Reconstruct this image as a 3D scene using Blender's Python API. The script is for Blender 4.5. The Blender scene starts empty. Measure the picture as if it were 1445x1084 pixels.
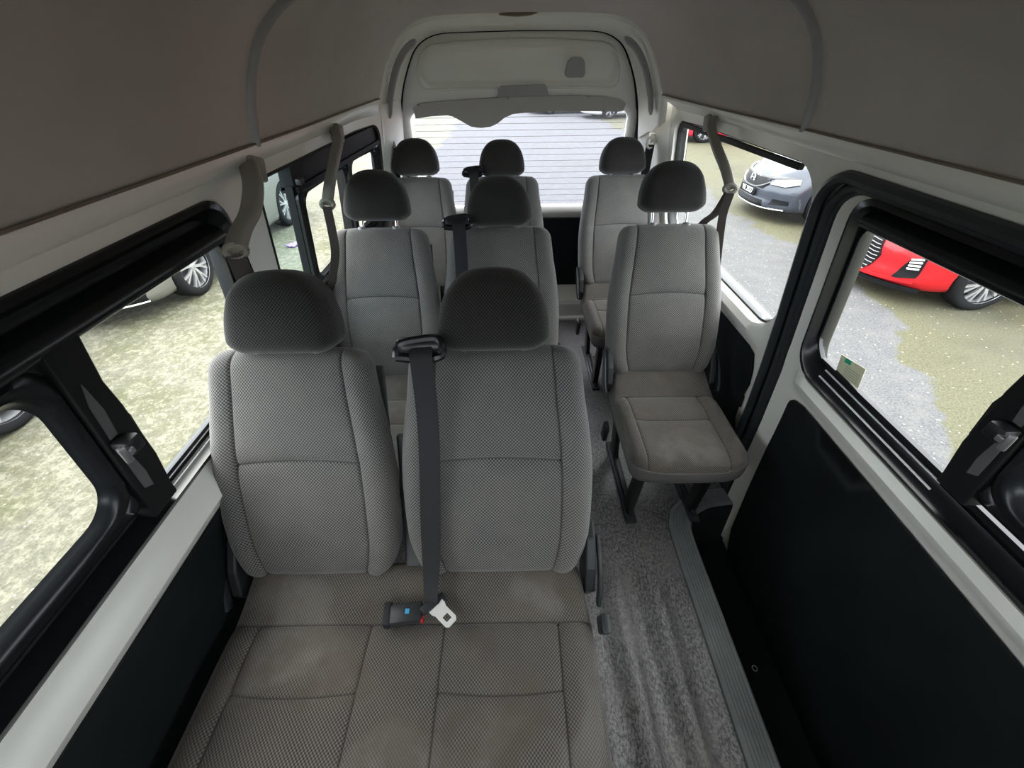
import bpy, bmesh, math, random
import numpy as np
from mathutils import Vector, Matrix
from mathutils.geometry import delaunay_2d_cdt
random.seed(4)
SC = bpy.context.scene
COL = SC.collection

# ------------------------------------------------------------------ camera
F_PX = 600.0
cam_d = bpy.data.cameras.new('camera')
cam = bpy.data.objects.new('camera', cam_d); COL.objects.link(cam)
cam_d.sensor_fit = 'HORIZONTAL'; cam_d.sensor_width = 36.0
cam_d.lens = F_PX / 1445.0 * 36.0
cam_d.clip_start = 0.02; cam_d.clip_end = 500
CAM = Vector((-0.095, 0.0, 1.60))
TH = math.atan(463.0 / 600.0)
cam.matrix_world = Matrix.Translation(CAM) @ Matrix.Rotation(math.pi/2 - TH, 4, 'X') @ Matrix.Rotation(-math.radians(0.8), 4, 'Z')
SC.camera = cam

# ------------------------------------------------------------------ world, light, exposure
SC.view_settings.view_transform = 'Standard'
SC.view_settings.look = 'None'
SC.view_settings.exposure = 2.85
SC.view_settings.gamma = 1.0
SC.view_settings.use_curve_mapping = False
SC.cycles.use_denoising = True
SC.cycles.max_bounces = 10
SC.cycles.diffuse_bounces = 6
SC.cycles.transparent_max_bounces = 16
SC.cycles.sample_clamp_indirect = 6.0
world = bpy.data.worlds.new('overcast_sky'); SC.world = world
world.use_nodes = True
wn = world.node_tree.nodes; wl = world.node_tree.links
bg = wn['Background']
tc = wn.new('ShaderNodeTexCoord'); sep = wn.new('ShaderNodeSeparateXYZ')
rmp = wn.new('ShaderNodeValToRGB')
rmp.color_ramp.elements[0].position = 0.0; rmp.color_ramp.elements[0].color = (0.62, 0.68, 0.74, 1)
rmp.color_ramp.elements[1].position = 0.7; rmp.color_ramp.elements[1].color = (0.98, 1.0, 1.0, 1)
wl.new(tc.outputs['Generated'], sep.inputs[0]); wl.new(sep.outputs['Z'], rmp.inputs[0])
wl.new(rmp.outputs[0], bg.inputs['Color']); bg.inputs['Strength'].default_value = 1.25
sun_d = bpy.data.lights.new('hazy_sun', 'SUN'); sun = bpy.data.objects.new('hazy_sun', sun_d); COL.objects.link(sun)
sun_d.energy = 0.5; sun_d.angle = math.radians(25); sun_d.color = (1, .97, .9)
sun.rotation_euler = (math.radians(-28), math.radians(-22), 0)

# ------------------------------------------------------------------ basics
def tag(o, label=None, cat=None, group=None, kind=None):
    if label: o['label'] = label
    if cat: o['category'] = cat
    if group: o['group'] = group
    if kind: o['kind'] = kind
    return o
def empty(name, loc=(0,0,0), rz=0, parent=None):
    o = bpy.data.objects.new(name, None); COL.objects.link(o)
    o.location = loc; o.rotation_euler = (0,0,rz); o.empty_display_size = .1
    if parent: o.parent = parent
    return o
def copy_tree(o, parent=None):
    c = o.copy(); COL.objects.link(c)
    if parent: c.parent = parent
    for ch in list(o.children): copy_tree(ch, c)
    return c
def mesh_obj(name, verts, faces, mats, parent=None, smooth=True, fmat=None, uvs=None, attr=None, angle=40):
    me = bpy.data.meshes.new(name)
    me.from_pydata([tuple(map(float, v)) for v in verts], [], [tuple(int(i) for i in f) for f in faces])
    if not isinstance(mats, (list, tuple)): mats = [mats]
    for m in mats: me.materials.append(m)
    if fmat is not None: me.polygons.foreach_set('material_index', fmat)
    if uvs is not None:
        uvl = me.uv_layers.new(name='UVMap')
        uvl.data.foreach_set('uv', np.asarray(uvs, dtype=np.float32).ravel())
    if attr is not None:
        a = me.attributes.new('seam', 'FLOAT', 'POINT'); a.data.foreach_set('value', np.asarray(attr, dtype=np.float32))
    if smooth:
        me.polygons.foreach_set('use_smooth', [True]*len(me.polygons))
        if angle: me.set_sharp_from_angle(angle=math.radians(angle))
    me.update()
    o = bpy.data.objects.new(name, me); COL.objects.link(o)
    if parent is not None: o.parent = parent
    return o

class MB:
    """collects shapes into one mesh"""
    def __init__(s): s.v=[]; s.f=[]
    def add(s, v, f):
        n=len(s.v); s.v += [tuple(p) for p in v]; s.f += [tuple(i+n for i in q) for q in f]; return s
    def box(s, c, d, rot=None, bev=0.0):
        bm=bmesh.new(); bmesh.ops.create_cube(bm,size=1)
        for v in bm.verts: v.co = Vector((v.co.x*d[0], v.co.y*d[1], v.co.z*d[2]))
        if bev>0: bmesh.ops.bevel(bm, geom=bm.edges[:], offset=bev, segments=2, affect='EDGES', profile=.5)
        M = (rot.to_4x4() if rot is not None else Matrix.Identity(4)); M = Matrix.Translation(c) @ M
        vs=[M@v.co for v in bm.verts]; fs=[[v.index for v in f.verts] for f in bm.faces]; bm.free()
        return s.add(vs, fs)
    def loft(s, loops, closed=True, cap=False, flip=False):
        n=len(loops[0]); v=[]; f=[]
        for L in loops: v += list(L)
        for i in range(len(loops)-1):
            for j in range(n if closed else n-1):
                a=i*n+j; b=i*n+(j+1)%n; c=b+n; d=a+n
                f.append((a,b,c,d) if not flip else (d,c,b,a))
        if cap:
            f.append(tuple(range(n))[::-1]); f.append(tuple((len(loops)-1)*n+k for k in range(n)))
        return s.add(v,f)
    def tube(s, pts, r, seg=10, cap=True, sx=None, up=(0,0,1)):
        pts=[Vector(p) for p in pts]; loops=[]; n=len(pts)
        rs = r if isinstance(r,(list,tuple)) else [r]*n
        for i,p in enumerate(pts):
            t=(pts[min(i+1,n-1)]-pts[max(i-1,0)]).normalized()
            a=Vector(up); 
            if abs(a.dot(t))>.95: a=Vector((1,0,0))
            x=t.cross(a).normalized(); y=x.cross(t).normalized()
            rr=rs[i]; ry=rr if sx is None else rr*sx
            loops.append([p + x*math.cos(k*2*math.pi/seg)*rr + y*math.sin(k*2*math.pi/seg)*ry for k in range(seg)])
        return s.loft(loops, cap=cap)
    def strap(s, pts, w, t, side, rounded=False):
        """flat strip along pts; side = width direction"""
        pts=[Vector(p) for p in pts]; n=len(pts); loops=[]
        sides = side if isinstance(side,list) else [side]*n
        ws = w if isinstance(w,list) else [w]*n
        for i,p in enumerate(pts):
            tg=(pts[min(i+1,n-1)]-pts[max(i-1,0)]).normalized()
            a=Vector(sides[i]); a=(a-tg*a.dot(tg)).normalized(); b=tg.cross(a).normalized()
            h=ws[i]/2
            if rounded:
                L=[]
                for k in range(16):
                    ang=k*2*math.pi/16+math.pi/16; ca,sa=math.cos(ang),math.sin(ang)
                    e=2/4.0
                    L.append(p+a*h*math.copysign(abs(ca)**e,ca)+b*(t/2)*math.copysign(abs(sa)**e,sa))
                loops.append(L)
            else: loops.append([p-a*h-b*t/2, p+a*h-b*t/2, p+a*h+b*t/2, p-a*h+b*t/2])
        return s.loft(loops, cap=True)
    def prism(s, poly, mapf, t0, t1):
        n=len(poly); a=[mapf(p[0],p[1],t0) for p in poly]; b=[mapf(p[0],p[1],t1) for p in poly]
        f=[tuple(range(n))[::-1], tuple(range(n,2*n))]+[(j,(j+1)%n,(j+1)%n+n,j+n) for j in range(n)]
        return s.add(a+b,f)
    def build(s, name, mat, parent=None, smooth=True, angle=40):
        o = mesh_obj(name, s.v, s.f, mat, parent, smooth, angle=angle)
        bm=bmesh.new(); bm.from_mesh(o.data); bmesh.ops.recalc_face_normals(bm, faces=bm.faces[:]); bm.to_mesh(o.data); bm.free()
        if smooth and angle: o.data.set_sharp_from_angle(angle=math.radians(angle))
        return o

def spline(pts, n=6):
    """catmull-rom"""
    P=[Vector(p) for p in pts]; P=[P[0]*2-P[1]]+P+[P[-1]*2-P[-2]]; out=[]
    for i in range(1,len(P)-2):
        for k in range(n):
            t=k/n; a,b,c,d=P[i-1],P[i],P[i+1],P[i+2]
            out.append(.5*((2*b)+(c-a)*t+(2*a-5*b+4*c-d)*t*t+(3*b-a-3*c+d)*t**3))
    out.append(P[-2]); return out
def smooth01(a,b,x):
    t=min(1,max(0,(x-a)/(b-a))); return t*t*(3-2*t)

def inpoly(P, poly):
    P=np.asarray(P); poly=np.asarray(poly); x,y=P[:,0],P[:,1]; r=np.zeros(len(P),bool); n=len(poly); j=n-1
    for i in range(n):
        xi,yi=poly[i]; xj,yj=poly[j]
        c=((yi>y)!=(yj>y)) & (x < (xj-xi)*(y-yi)/((yj-yi) if yj!=yi else 1e-12)+xi)
        r^=c; j=i
    return r
def resample(poly, sp, closed=True):
    out=[]; n=len(poly)
    for i in range(n if closed else n-1):
        a=np.array(poly[i],float); b=np.array(poly[(i+1)%n],float); L=np.linalg.norm(b-a); k=max(1,int(math.ceil(L/sp)))
        for q in range(k): out.append(tuple(a+(b-a)*q/k))
    if not closed: out.append(tuple(poly[-1]))
    return out
def skin(outer, holes=(), sp=.06, mapf=None):
    """triangulated sheet with holes; returns verts, faces"""
    outer=resample(outer,sp); holes=[resample(h,sp) for h in holes]
    pts=[]; edges=[]
    for L in [outer]+holes:
        n0=len(pts); pts+=L; edges+=[(n0+i,n0+(i+1)%len(L)) for i in range(len(L))]
    A=np.array(outer); lo=A.min(0); hi=A.max(0)
    gx=np.arange(lo[0]+sp/2,hi[0],sp); gy=np.arange(lo[1]+sp/2,hi[1],sp)
    if len(gx) and len(gy):
        G=np.array([(a,b) for a in gx for b in gy])
        m=inpoly(G,outer)
        for h in holes: m&=~inpoly(G,h)
        G=G[m]; B=np.array(pts)
        if len(G):
            keep=[]
            for g in G:
                if ((B-g)**2).sum(1).min()>(sp*.4)**2: keep.append(tuple(g))
            pts+=keep
    r=delaunay_2d_cdt([Vector(p) for p in pts], edges, [], 0, 1e-7)
    V=np.array([(v.x,v.y) for v in r[0]]); T=[tuple(f) for f in r[2]]
    C=np.array([V[list(t)].mean(0) for t in T]); m=inpoly(C,outer)
    for h in holes: m&=~inpoly(C,h)
    T=[t for t,k in zip(T,m) if k]
    return [mapf(*v) for v in V] if mapf else V, T
def skin_obj(name, outer, holes, sp, mapf, mat, parent=None, angle=40, extra=None):
    v,f=skin(outer,holes,sp,mapf); mb=MB(); mb.add(v,f)
    if extra: extra(mb)
    o=mesh_obj(name, mb.v, mb.f, mat, parent, True, angle=angle)
    return o
def solid_skin(name, outer, holes, sp, mapf, t, mat, parent=None, angle=40):
    """sheet with thickness t: mapf(u,v,off)"""
    V,F=skin(outer,holes,sp,None); mb=MB()
    mb.add([mapf(a,b,0.0) for a,b in V],F); mb.add([mapf(a,b,t) for a,b in V],[f[::-1] for f in F])
    for L in [resample(outer,sp)]+[resample(h,sp) for h in holes]:
        mb.loft([[mapf(a,b,0.0) for a,b in L],[mapf(a,b,t) for a,b in L]])
    bm=bmesh.new(); me=bpy.data.meshes.new('t'); me.from_pydata(mb.v,[],mb.f); bm.from_mesh(me); bpy.data.meshes.remove(me)
    bmesh.ops.remove_doubles(bm, verts=bm.verts[:], dist=1e-5); bmesh.ops.recalc_face_normals(bm, faces=bm.faces[:])
    v=[x.co[:] for x in bm.verts]; f=[[x.index for x in q.verts] for q in bm.faces]; bm.free()
    return mesh_obj(name, v, f, mat, parent, True, angle=angle)
def rrect(x0,y0,x1,y1,r,n=7,m=6):
    """rounded rectangle loop, r scalar or 4 radii [x0y0, x1y0, x1y1, x0y1], m subdivisions per straight side"""
    if not isinstance(r,(list,tuple)): r=[r]*4
    cs=[(x0+r[0],y0+r[0],180,r[0]),(x1-r[1],y0+r[1],270,r[1]),(x1-r[2],y1-r[2],0,r[2]),(x0+r[3],y1-r[3],90,r[3])]
    out=[]
    for q,(cx,cy,a0,rr) in enumerate(cs):
        arc=[(cx+rr*math.cos(math.radians(a0+90*k/n)), cy+rr*math.sin(math.radians(a0+90*k/n))) for k in range(n+1)]
        out+=arc
        nx=cs[(q+1)%4]; e=arc[-1]; s2=(nx[0]+nx[3]*math.cos(math.radians(nx[2])), nx[1]+nx[3]*math.sin(math.radians(nx[2])))
        for k in range(1,m): out.append((e[0]+(s2[0]-e[0])*k/m, e[1]+(s2[1]-e[1])*k/m))
    return out

# ------------------------------------------------------------------ materials
class NT:
    def __init__(s,name):
        s.m=bpy.data.materials.new(name); s.m.use_nodes=True; s.t=s.m.node_tree; s.n=s.t.nodes; s.l=s.t.links; s.b=s.n['Principled BSDF']
    def node(s,t,**k):
        n=s.n.new(t)
        for a,b in k.items():
            if a.startswith('i_'): n.inputs[int(a[2:]) if a[2:].isdigit() else a[2:]].default_value=b
            else: setattr(n,a,b)
        return n
    def link(s,a,b): s.l.new(a,b)
    def math(s,op,a,b=None,c=None):
        n=s.node('ShaderNodeMath',operation=op)
        for i,x in enumerate((a,b,c)):
            if x is None: continue
            if isinstance(x,(int,float)): n.inputs[i].default_value=x
            else: s.link(x,n.inputs[i])
        return n.outputs[0]
    def mix(s,fac,a,b):
        n=s.node('ShaderNodeMix',data_type='RGBA')
        for i,x in ((0,fac),(6,a),(7,b)):
            if isinstance(x,(int,float)): n.inputs[i].default_value=x
            elif isinstance(x,tuple): n.inputs[i].default_value=(*x,1) if len(x)==3 else x
            else: s.link(x,n.inputs[i])
        return n.outputs[2]
    def ramp(s,x,p0,p1):
        n=s.node('ShaderNodeMapRange'); s.link(x,n.inputs[0]); n.inputs[1].default_value=p0; n.inputs[2].default_value=p1; return n.outputs[0]
    def noise(s,vec,scale,detail=4,rough=.5):
        n=s.node('ShaderNodeTexNoise'); n.inputs['Scale'].default_value=scale; n.inputs['Detail'].default_value=detail; n.inputs['Roughness'].default_value=rough
        if vec is not None: s.link(vec,n.inputs['Vector'])
        return n.outputs[0]
    def coord(s,k='Object'): return s.node('ShaderNodeTexCoord').outputs[k]
    def bump(s,h,dist,strength=1.0):
        n=s.node('ShaderNodeBump'); n.inputs['Distance'].default_value=dist; n.inputs['Strength'].default_value=strength
        s.link(h,n.inputs['Height']); s.link(n.outputs[0],s.b.inputs['Normal'])
    def color(s,c): 
        if isinstance(c,tuple): s.b.inputs['Base Color'].default_value=(*c,1)
        else: s.link(c,s.b.inputs['Base Color'])
    def set(s,rough=None,metal=None,spec=None,coat=None):
        if rough is not None: s.b.inputs['Roughness'].default_value=rough
        if metal is not None: s.b.inputs['Metallic'].default_value=metal
        if spec is not None: s.b.inputs['Specular IOR Level'].default_value=spec
        if coat is not None: s.b.inputs['Coat Weight'].default_value=coat; s.b.inputs['Coat Roughness'].default_value=.05
        return s
def plain(name,c,rough=.5,metal=0,spec=.5,coat=None,nscale=0,namp=0,bump=0):
    t=NT(name); t.set(rough,metal,spec,coat)
    if nscale:
        nz=t.noise(t.coord(),nscale,3)
        d=tuple(x*(1-namp) for x in c); e=tuple(min(1,x*(1+namp)) for x in c)
        t.color(t.mix(t.ramp(nz,.3,.7),d,e))
        if bump: t.bump(t.noise(t.coord(),nscale*6,3),bump)
    else: t.color(c)
    return t.m
def fabric(name,dark,light,stain=0.0):
    t=NT(name); t.set(.95,0,.15)
    uv=t.coord('UV'); s=t.node('ShaderNodeSeparateXYZ'); t.link(uv,s.inputs[0])
    a=t.math('SINE',t.math('MULTIPLY',s.outputs[0],2*math.pi/.0078)); b=t.math('SINE',t.math('MULTIPLY',s.outputs[1],2*math.pi/.0088))
    w=t.math('MULTIPLY',a,b)
    f=t.ramp(w,-.45,.55)
    base=t.mix(f,dark,light)
    big=t.noise(uv,7,4,.6)
    base=t.mix(t.math('MULTIPLY',t.ramp(big,.35,.7),.18),base,(light[0]*1.15,light[1]*1.08,light[2]*.98))
    if stain:
        st=t.ramp(t.noise(uv,5.5,5,.6),.50,.60)
        lt=t.ramp(t.noise(uv,3.1,3,.5),.54,.60); base=t.mix(t.math('MULTIPLY',lt,.30),base,(.20,.19,.175))
        base=t.mix(t.math('MULTIPLY',st,stain),base,(.075,.060,.048))
    at=t.node('ShaderNodeAttribute'); at.attribute_name='seam'
    t.color(t.mix(t.math('MULTIPLY',at.outputs['Fac'],.6),base,(dark[0]*.35,dark[1]*.35,dark[2]*.35)))
    t.bump(f,.0012,.55)
    t.b.inputs['Sheen Weight'].default_value=.25; t.b.inputs['Sheen Roughness'].default_value=.5
    return t.m
M={}
M['fabric']=fabric('woven_grey_fabric',(.030,.0295,.029),(.205,.200,.195))
M['fabric_seat']=fabric('woven_grey_cushion_fabric',(.026,.0235,.021),(.150,.138,.124),.5)
M['fabric_head']=fabric('dark_woven_headrest_fabric',(.008,.0078,.0075),(.046,.0445,.043))
M['vinyl']=plain('grey_seat_front_vinyl',(0.1125,0.1087,0.105),.6)
M['paint']=plain('cream_grey_paint',(.80,.785,.73),.30,0,.5,None,3,.04)
M['lip']=plain('brown_edge_trim',(.20,.16,.125),.5)
M['black']=plain('black_plastic',(.010,.010,.011),.45,0,.4)
M['gloss']=plain('glossy_black_rubber',(.010,.0115,.013),.27,0,.38)
M['seal']=plain('dark_rubber_seal',(0.021,0.0264,0.0288),.42,0,.5)
M['post']=plain('black_window_post',(.010,.010,.0105),.55,0,.2)
M['greyplate']=plain('grey_post_plate',(.10,.10,.10),.5)
M['panel']=plain('black_board_panel',(.0065,.0095,.0105),.6,0,.22,None,4,.35)
M['rail_glint']=plain('white_rail_highlight',(.92,.92,.92),.3,0)  # white non-metal that paints the channel highlights into the rail colour
M['chrome']=plain('chrome',(.85,.86,.87),.12,1)
M['steel']=plain('belt_tongue_steel',(.86,.86,.85),.35,.35)
M['latch']=plain('satin_latch_grey',(.25,.25,.25),.35,.6)
M['plastic']=plain('dark_grey_plastic',(0.021,0.024,0.0264),.45,0,.5)
M['plastic_g']=plain('grey_trim_plastic',(.33,.32,.318),.55)
M['arm']=plain('taupe_belt_arm_plastic',(.24,.225,.195),.5,0,.4)
M['webbing']=None
t=NT('dark_belt_webbing'); t.set(.7,0,.3); t.color((.019,.020,.022)); M['webbing']=t.m
M['web_brown']=plain('faded_brown_webbing',(.045,.036,.033),.8)
M['rubber']=plain('tyre_rubber',(.009,.0095,.010),.85,0,.1)
M['rim']=plain('alloy_rim_silver',(0.496,0.504,0.528),.3,.8)
M['dark']=plain('dark_underbody',(.006,.006,.007),.9,0,.1)
# headliner
t=NT('grey_headliner_cloth'); t.set(.95,0,.1); c=t.coord()
t.color(t.mix(t.ramp(t.noise(c,2.2,5,.6),.35,.7),(.47,.43,.40),(.54,.495,.46))); t.bump(t.noise(c,600,2),.0006,.5); M['liner']=t.m
# floor vinyl
t=NT('grey_marbled_floor_vinyl'); t.set(.28,0,.7); c=t.coord()
mp=t.node('ShaderNodeMapping'); mp.inputs['Scale'].default_value=(1,.55,1); t.link(c,mp.inputs[0])
n1=t.noise(mp.outputs[0],150,4,.8); n2=t.noise(c,5,3)
base=t.mix(t.ramp(n1,.44,.58),(.030,.028,.030),(.235,.228,.230)); base=t.mix(t.math('MULTIPLY',t.ramp(n2,.4,.7),.35),base,(.21,.20,.195))
t.color(base); t.bump(n1,.0016,.8)
rg=t.ramp(n1,.3,.7); t.link(t.math('MULTIPLY_ADD',rg,-.2,.38),t.b.inputs['Roughness']); M['floor']=t.m
# ribbed grey step strip
M['strip']=plain('grey_ribbed_step_plastic',(.15,.165,.165),.45,0,.5,None,9,.2)
# ground
def ground_mat():
    t=NT('yard_asphalt_and_mossy_concrete'); t.set(.8,0,.22); c=t.coord()
    s=t.node('ShaderNodeSeparateXYZ'); t.link(c,s.inputs[0]); X,Y=s.outputs[0],s.outputs[1]
    nz=t.noise(c,1.1,6,.6); wob=t.math('MULTIPLY_ADD',nz,1.6,-.8)
    # right boundary of the asphalt lane: x = 3.25 + .2*(y-2.5) capped ; left boundary
    rb=t.math('MINIMUM',t.math('MULTIPLY_ADD',Y,.42,2.25),3.95)
    right=t.ramp(t.math('ADD',t.math('SUBTRACT',X,rb),wob),-.04,.04)
    lb=t.math('MAXIMUM',t.math('MULTIPLY_ADD',Y,-.09,-1.0),-2.3)
    left=t.ramp(t.math('ADD',t.math('SUBTRACT',lb,X),wob),-.05,.05)
    fine=t.noise(c,55,5,.75); mid=t.noise(c,6,5,.65); big=t.noise(c,.7,4,.6)
    asph=t.mix(t.ramp(fine,.42,.60),(0.0459,0.04752,0.0513),(0.0891,0.09075,0.09285))
    asph=t.mix(t.math('MULTIPLY',t.ramp(mid,.45,.75),.5),asph,(0.108,0.1064,0.0999))
    moss=t.mix(t.ramp(fine,.38,.62),(0.04092,0.04092,0.02128),(0.08798,0.08389,0.0532))
    moss=t.mix(t.ramp(big,.55,.75),moss,(0.03168,0.03287,0.01782))
    conc=t.mix(t.ramp(fine,.35,.62),(0.0661,0.06365,0.04308),(0.1371,0.1322,0.1004))
    gm=t.math('MULTIPLY',t.ramp(t.noise(c,1.3,5,.6),.45,.62),.65)
    conc=t.mix(gm,conc,(0.05729,0.06138,0.02455))
    g2=t.noise(c,17,4,.7)
    conc=t.mix(t.math('MULTIPLY',t.ramp(g2,.50,.62),.55),conc,(.21,.20,.155))
    conc=t.mix(t.math('MULTIPLY',t.ramp(g2,.47,.36),.45),conc,(.05,.05,.035))
    conc=t.mix(t.math('MULTIPLY',t.ramp(mid,.58,.72),.5),conc,(0.091,0.08873,0.07963))
    vor=t.node('ShaderNodeTexVoronoi'); vor.inputs['Scale'].default_value=14; t.link(c,vor.inputs['Vector'])
    dk=t.ramp(t.noise(c,.45,4,.6),.5,.68)  # large areas darkened at random, shade painted into the ground colour
    speck=t.math('LESS_THAN',vor.outputs[0],.10)
    col=t.mix(right,asph,moss); col=t.mix(left,col,conc)
    col=t.mix(t.math('MULTIPLY',dk,.35),col,(.06,.062,.055))
    col=t.mix(t.math('MULTIPLY',speck,.8),col,(0.2856,0.2788,0.238))
    t.color(col); t.bump(fine,.012,.6)
    return t.m
M['ground']=ground_mat()
# glass (thin sheets): see-through with a Fresnel reflection
def glass(name,tint,spec=.06,haze=0.0):
    t=NT(name); t.n.remove(t.b); out=t.n['Material Output']
    tr=t.node('ShaderNodeBsdfTransparent'); tr.inputs[0].default_value=(*tint,1)
    gl=t.node('ShaderNodeBsdfGlossy'); gl.inputs['Roughness'].default_value=.02
    lw=t.node('ShaderNodeLayerWeight'); lw.inputs[0].default_value=.5
    fc=t.math('MULTIPLY_ADD',t.math('POWER',lw.outputs['Facing'],4.0),.35,.025)
    mx=t.node('ShaderNodeMixShader'); t.link(fc,mx.inputs[0]); t.link(tr.outputs[0],mx.inputs[1]); t.link(gl.outputs[0],mx.inputs[2])
    last=mx
    if haze:
        df=t.node('ShaderNodeBsdfTranslucent'); df.inputs[0].default_value=(.9,.92,1,1)
        m2=t.node('ShaderNodeMixShader'); m2.inputs[0].default_value=haze; t.link(mx.outputs[0],m2.inputs[1]); t.link(df.outputs[0],m2.inputs[2]); last=m2
    t.link(last.outputs[0],out.inputs[0]); return t.m
M['glass']=glass('clear_side_glass',(.96,.975,.96))
M['glass_teal']=glass('teal_tinted_glass',(.72,.86,.88))
M['glass_rear']=glass('hazy_rear_glass',(.78,.79,.86),haze=.02)

# ------------------------------------------------------------------ van body: wall half width as a function of y and z
PROF=[(-.6,.885),(.10,.882),(.45,.878),(.66,.868),(.69,.862),(.703,.842),(.725,.824),(.75,.820),(.775,.834),(.80,.856),(1.335,.806),(1.395,.801),(1.41,.800)]
def W(y,z):
    for i in range(len(PROF)-1):
        a,b=PROF[i],PROF[i+1]
        if z<=b[0]: 
            t=(z-a[0])/(b[0]-a[0]); r=a[1]+(b[1]-a[1])*max(0,t); break
    else: r=.80
    if .66<z<.80:
        k=smooth01(1.10,1.17,y)*(1-smooth01(1.33,1.42,y)); r=r*(1-k)+(.868-.012*smooth01(.66,.80,z))*k
    return r - .085*smooth01(2.2,2.95,y)
def wallmap(s):
    return lambda y,z,off=0.0: (s*(W(y,z)+off), y, z)
YF=-1.35   # front end of the shell (behind the camera)
YR=2.97

# ---- openings (y, z)
L1=rrect(-.62,.822,1.115,1.335,[.05,.06,.085,.05],7,10)       # left near window
L2=rrect(1.30,.80,2.56,1.33,[.10,.10,.07,.05],7,10)          # left rear window
R2=rrect(1.335,.775,2.56,1.333,[.13,.10,.06,.13],8,10)       # right rear window
R1=rrect(-.62,.77,1.155,1.305,[.05,.09,.07,.05],7,10)        # door window
DOOR=rrect(-.95,-.32,1.235,1.318,[.05,.25,.10,.05],7,14)     # door edge
DOORO=rrect(-1.0,-.42,1.315,1.332,[.05,.25,.12,.05],7,14)    # body opening

outl=[(YF,-.30),(YR,-.30),(YR,1.41),(YF,1.41)]
wl_=solid_skin('wall_left', outl, [L1,L2], .032, lambda y,z,o: wallmap(-1)(y,z,o), .075, M['paint'])
tag(wl_,'cream painted left side wall of the van with two window openings',kind='structure')
outr=[(YF,-.45),(YR,-.45),(YR,1.41),(YF,1.41)]
wr_=solid_skin('wall_right', outr, [R2,DOORO], .032, lambda y,z,o: wallmap(1)(y,z,o), .075, M['paint'])
tag(wr_,'cream painted right side wall of the van around the sliding door',kind='structure')

# ---- side windows with split frame
def flat(s,off0):   # mapping at the glass depth, straight surface
    def f(y,z,off=0.0):
        return (s*(0.856-.0935*(z-.80) - .085*smooth01(2.2,2.95,y) + off0 + off), y, z)
    return f
def window_unit(idx, s, open_loop, y0,y1,z0,z1, post_y, sash_y, glass_y0, near_sash, label, rear_split=None, opening_side=True):
    """black frame inside an opening; returns the empty"""
    root=empty('window_%d'%idx,(s*.86,(max(y0,0)+y1)/2,z0)); tag(root,label,kind='structure')
    inv=Vector(root.location)
    def loc(p): return (p[0]-inv.x,p[1]-inv.y,p[2]-inv.z)
    f0=flat(s,0)
    def ring(lo,li,o0,o1,mat,name,parent):
        mb=MB(); A=lo; 
        mb.loft([[loc(f0(a,b,o0)) for a,b in A],[loc(f0(a,b,o1)) for a,b in A]])
        mb.loft([[loc(f0(a,b,o0)) for a,b in A],[loc(f0(a,b,o0)) for a,b in li]])
        mb.loft([[loc(f0(a,b,o0)) for a,b in li],[loc(f0(a,b,o1)) for a,b in li]])
        mb.loft([[loc(f0(a,b,o1)) for a,b in A],[loc(f0(a,b,o1)) for a,b in li]])
        return mb.build(name,mat,parent)
    return root,loc,f0,ring

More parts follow.
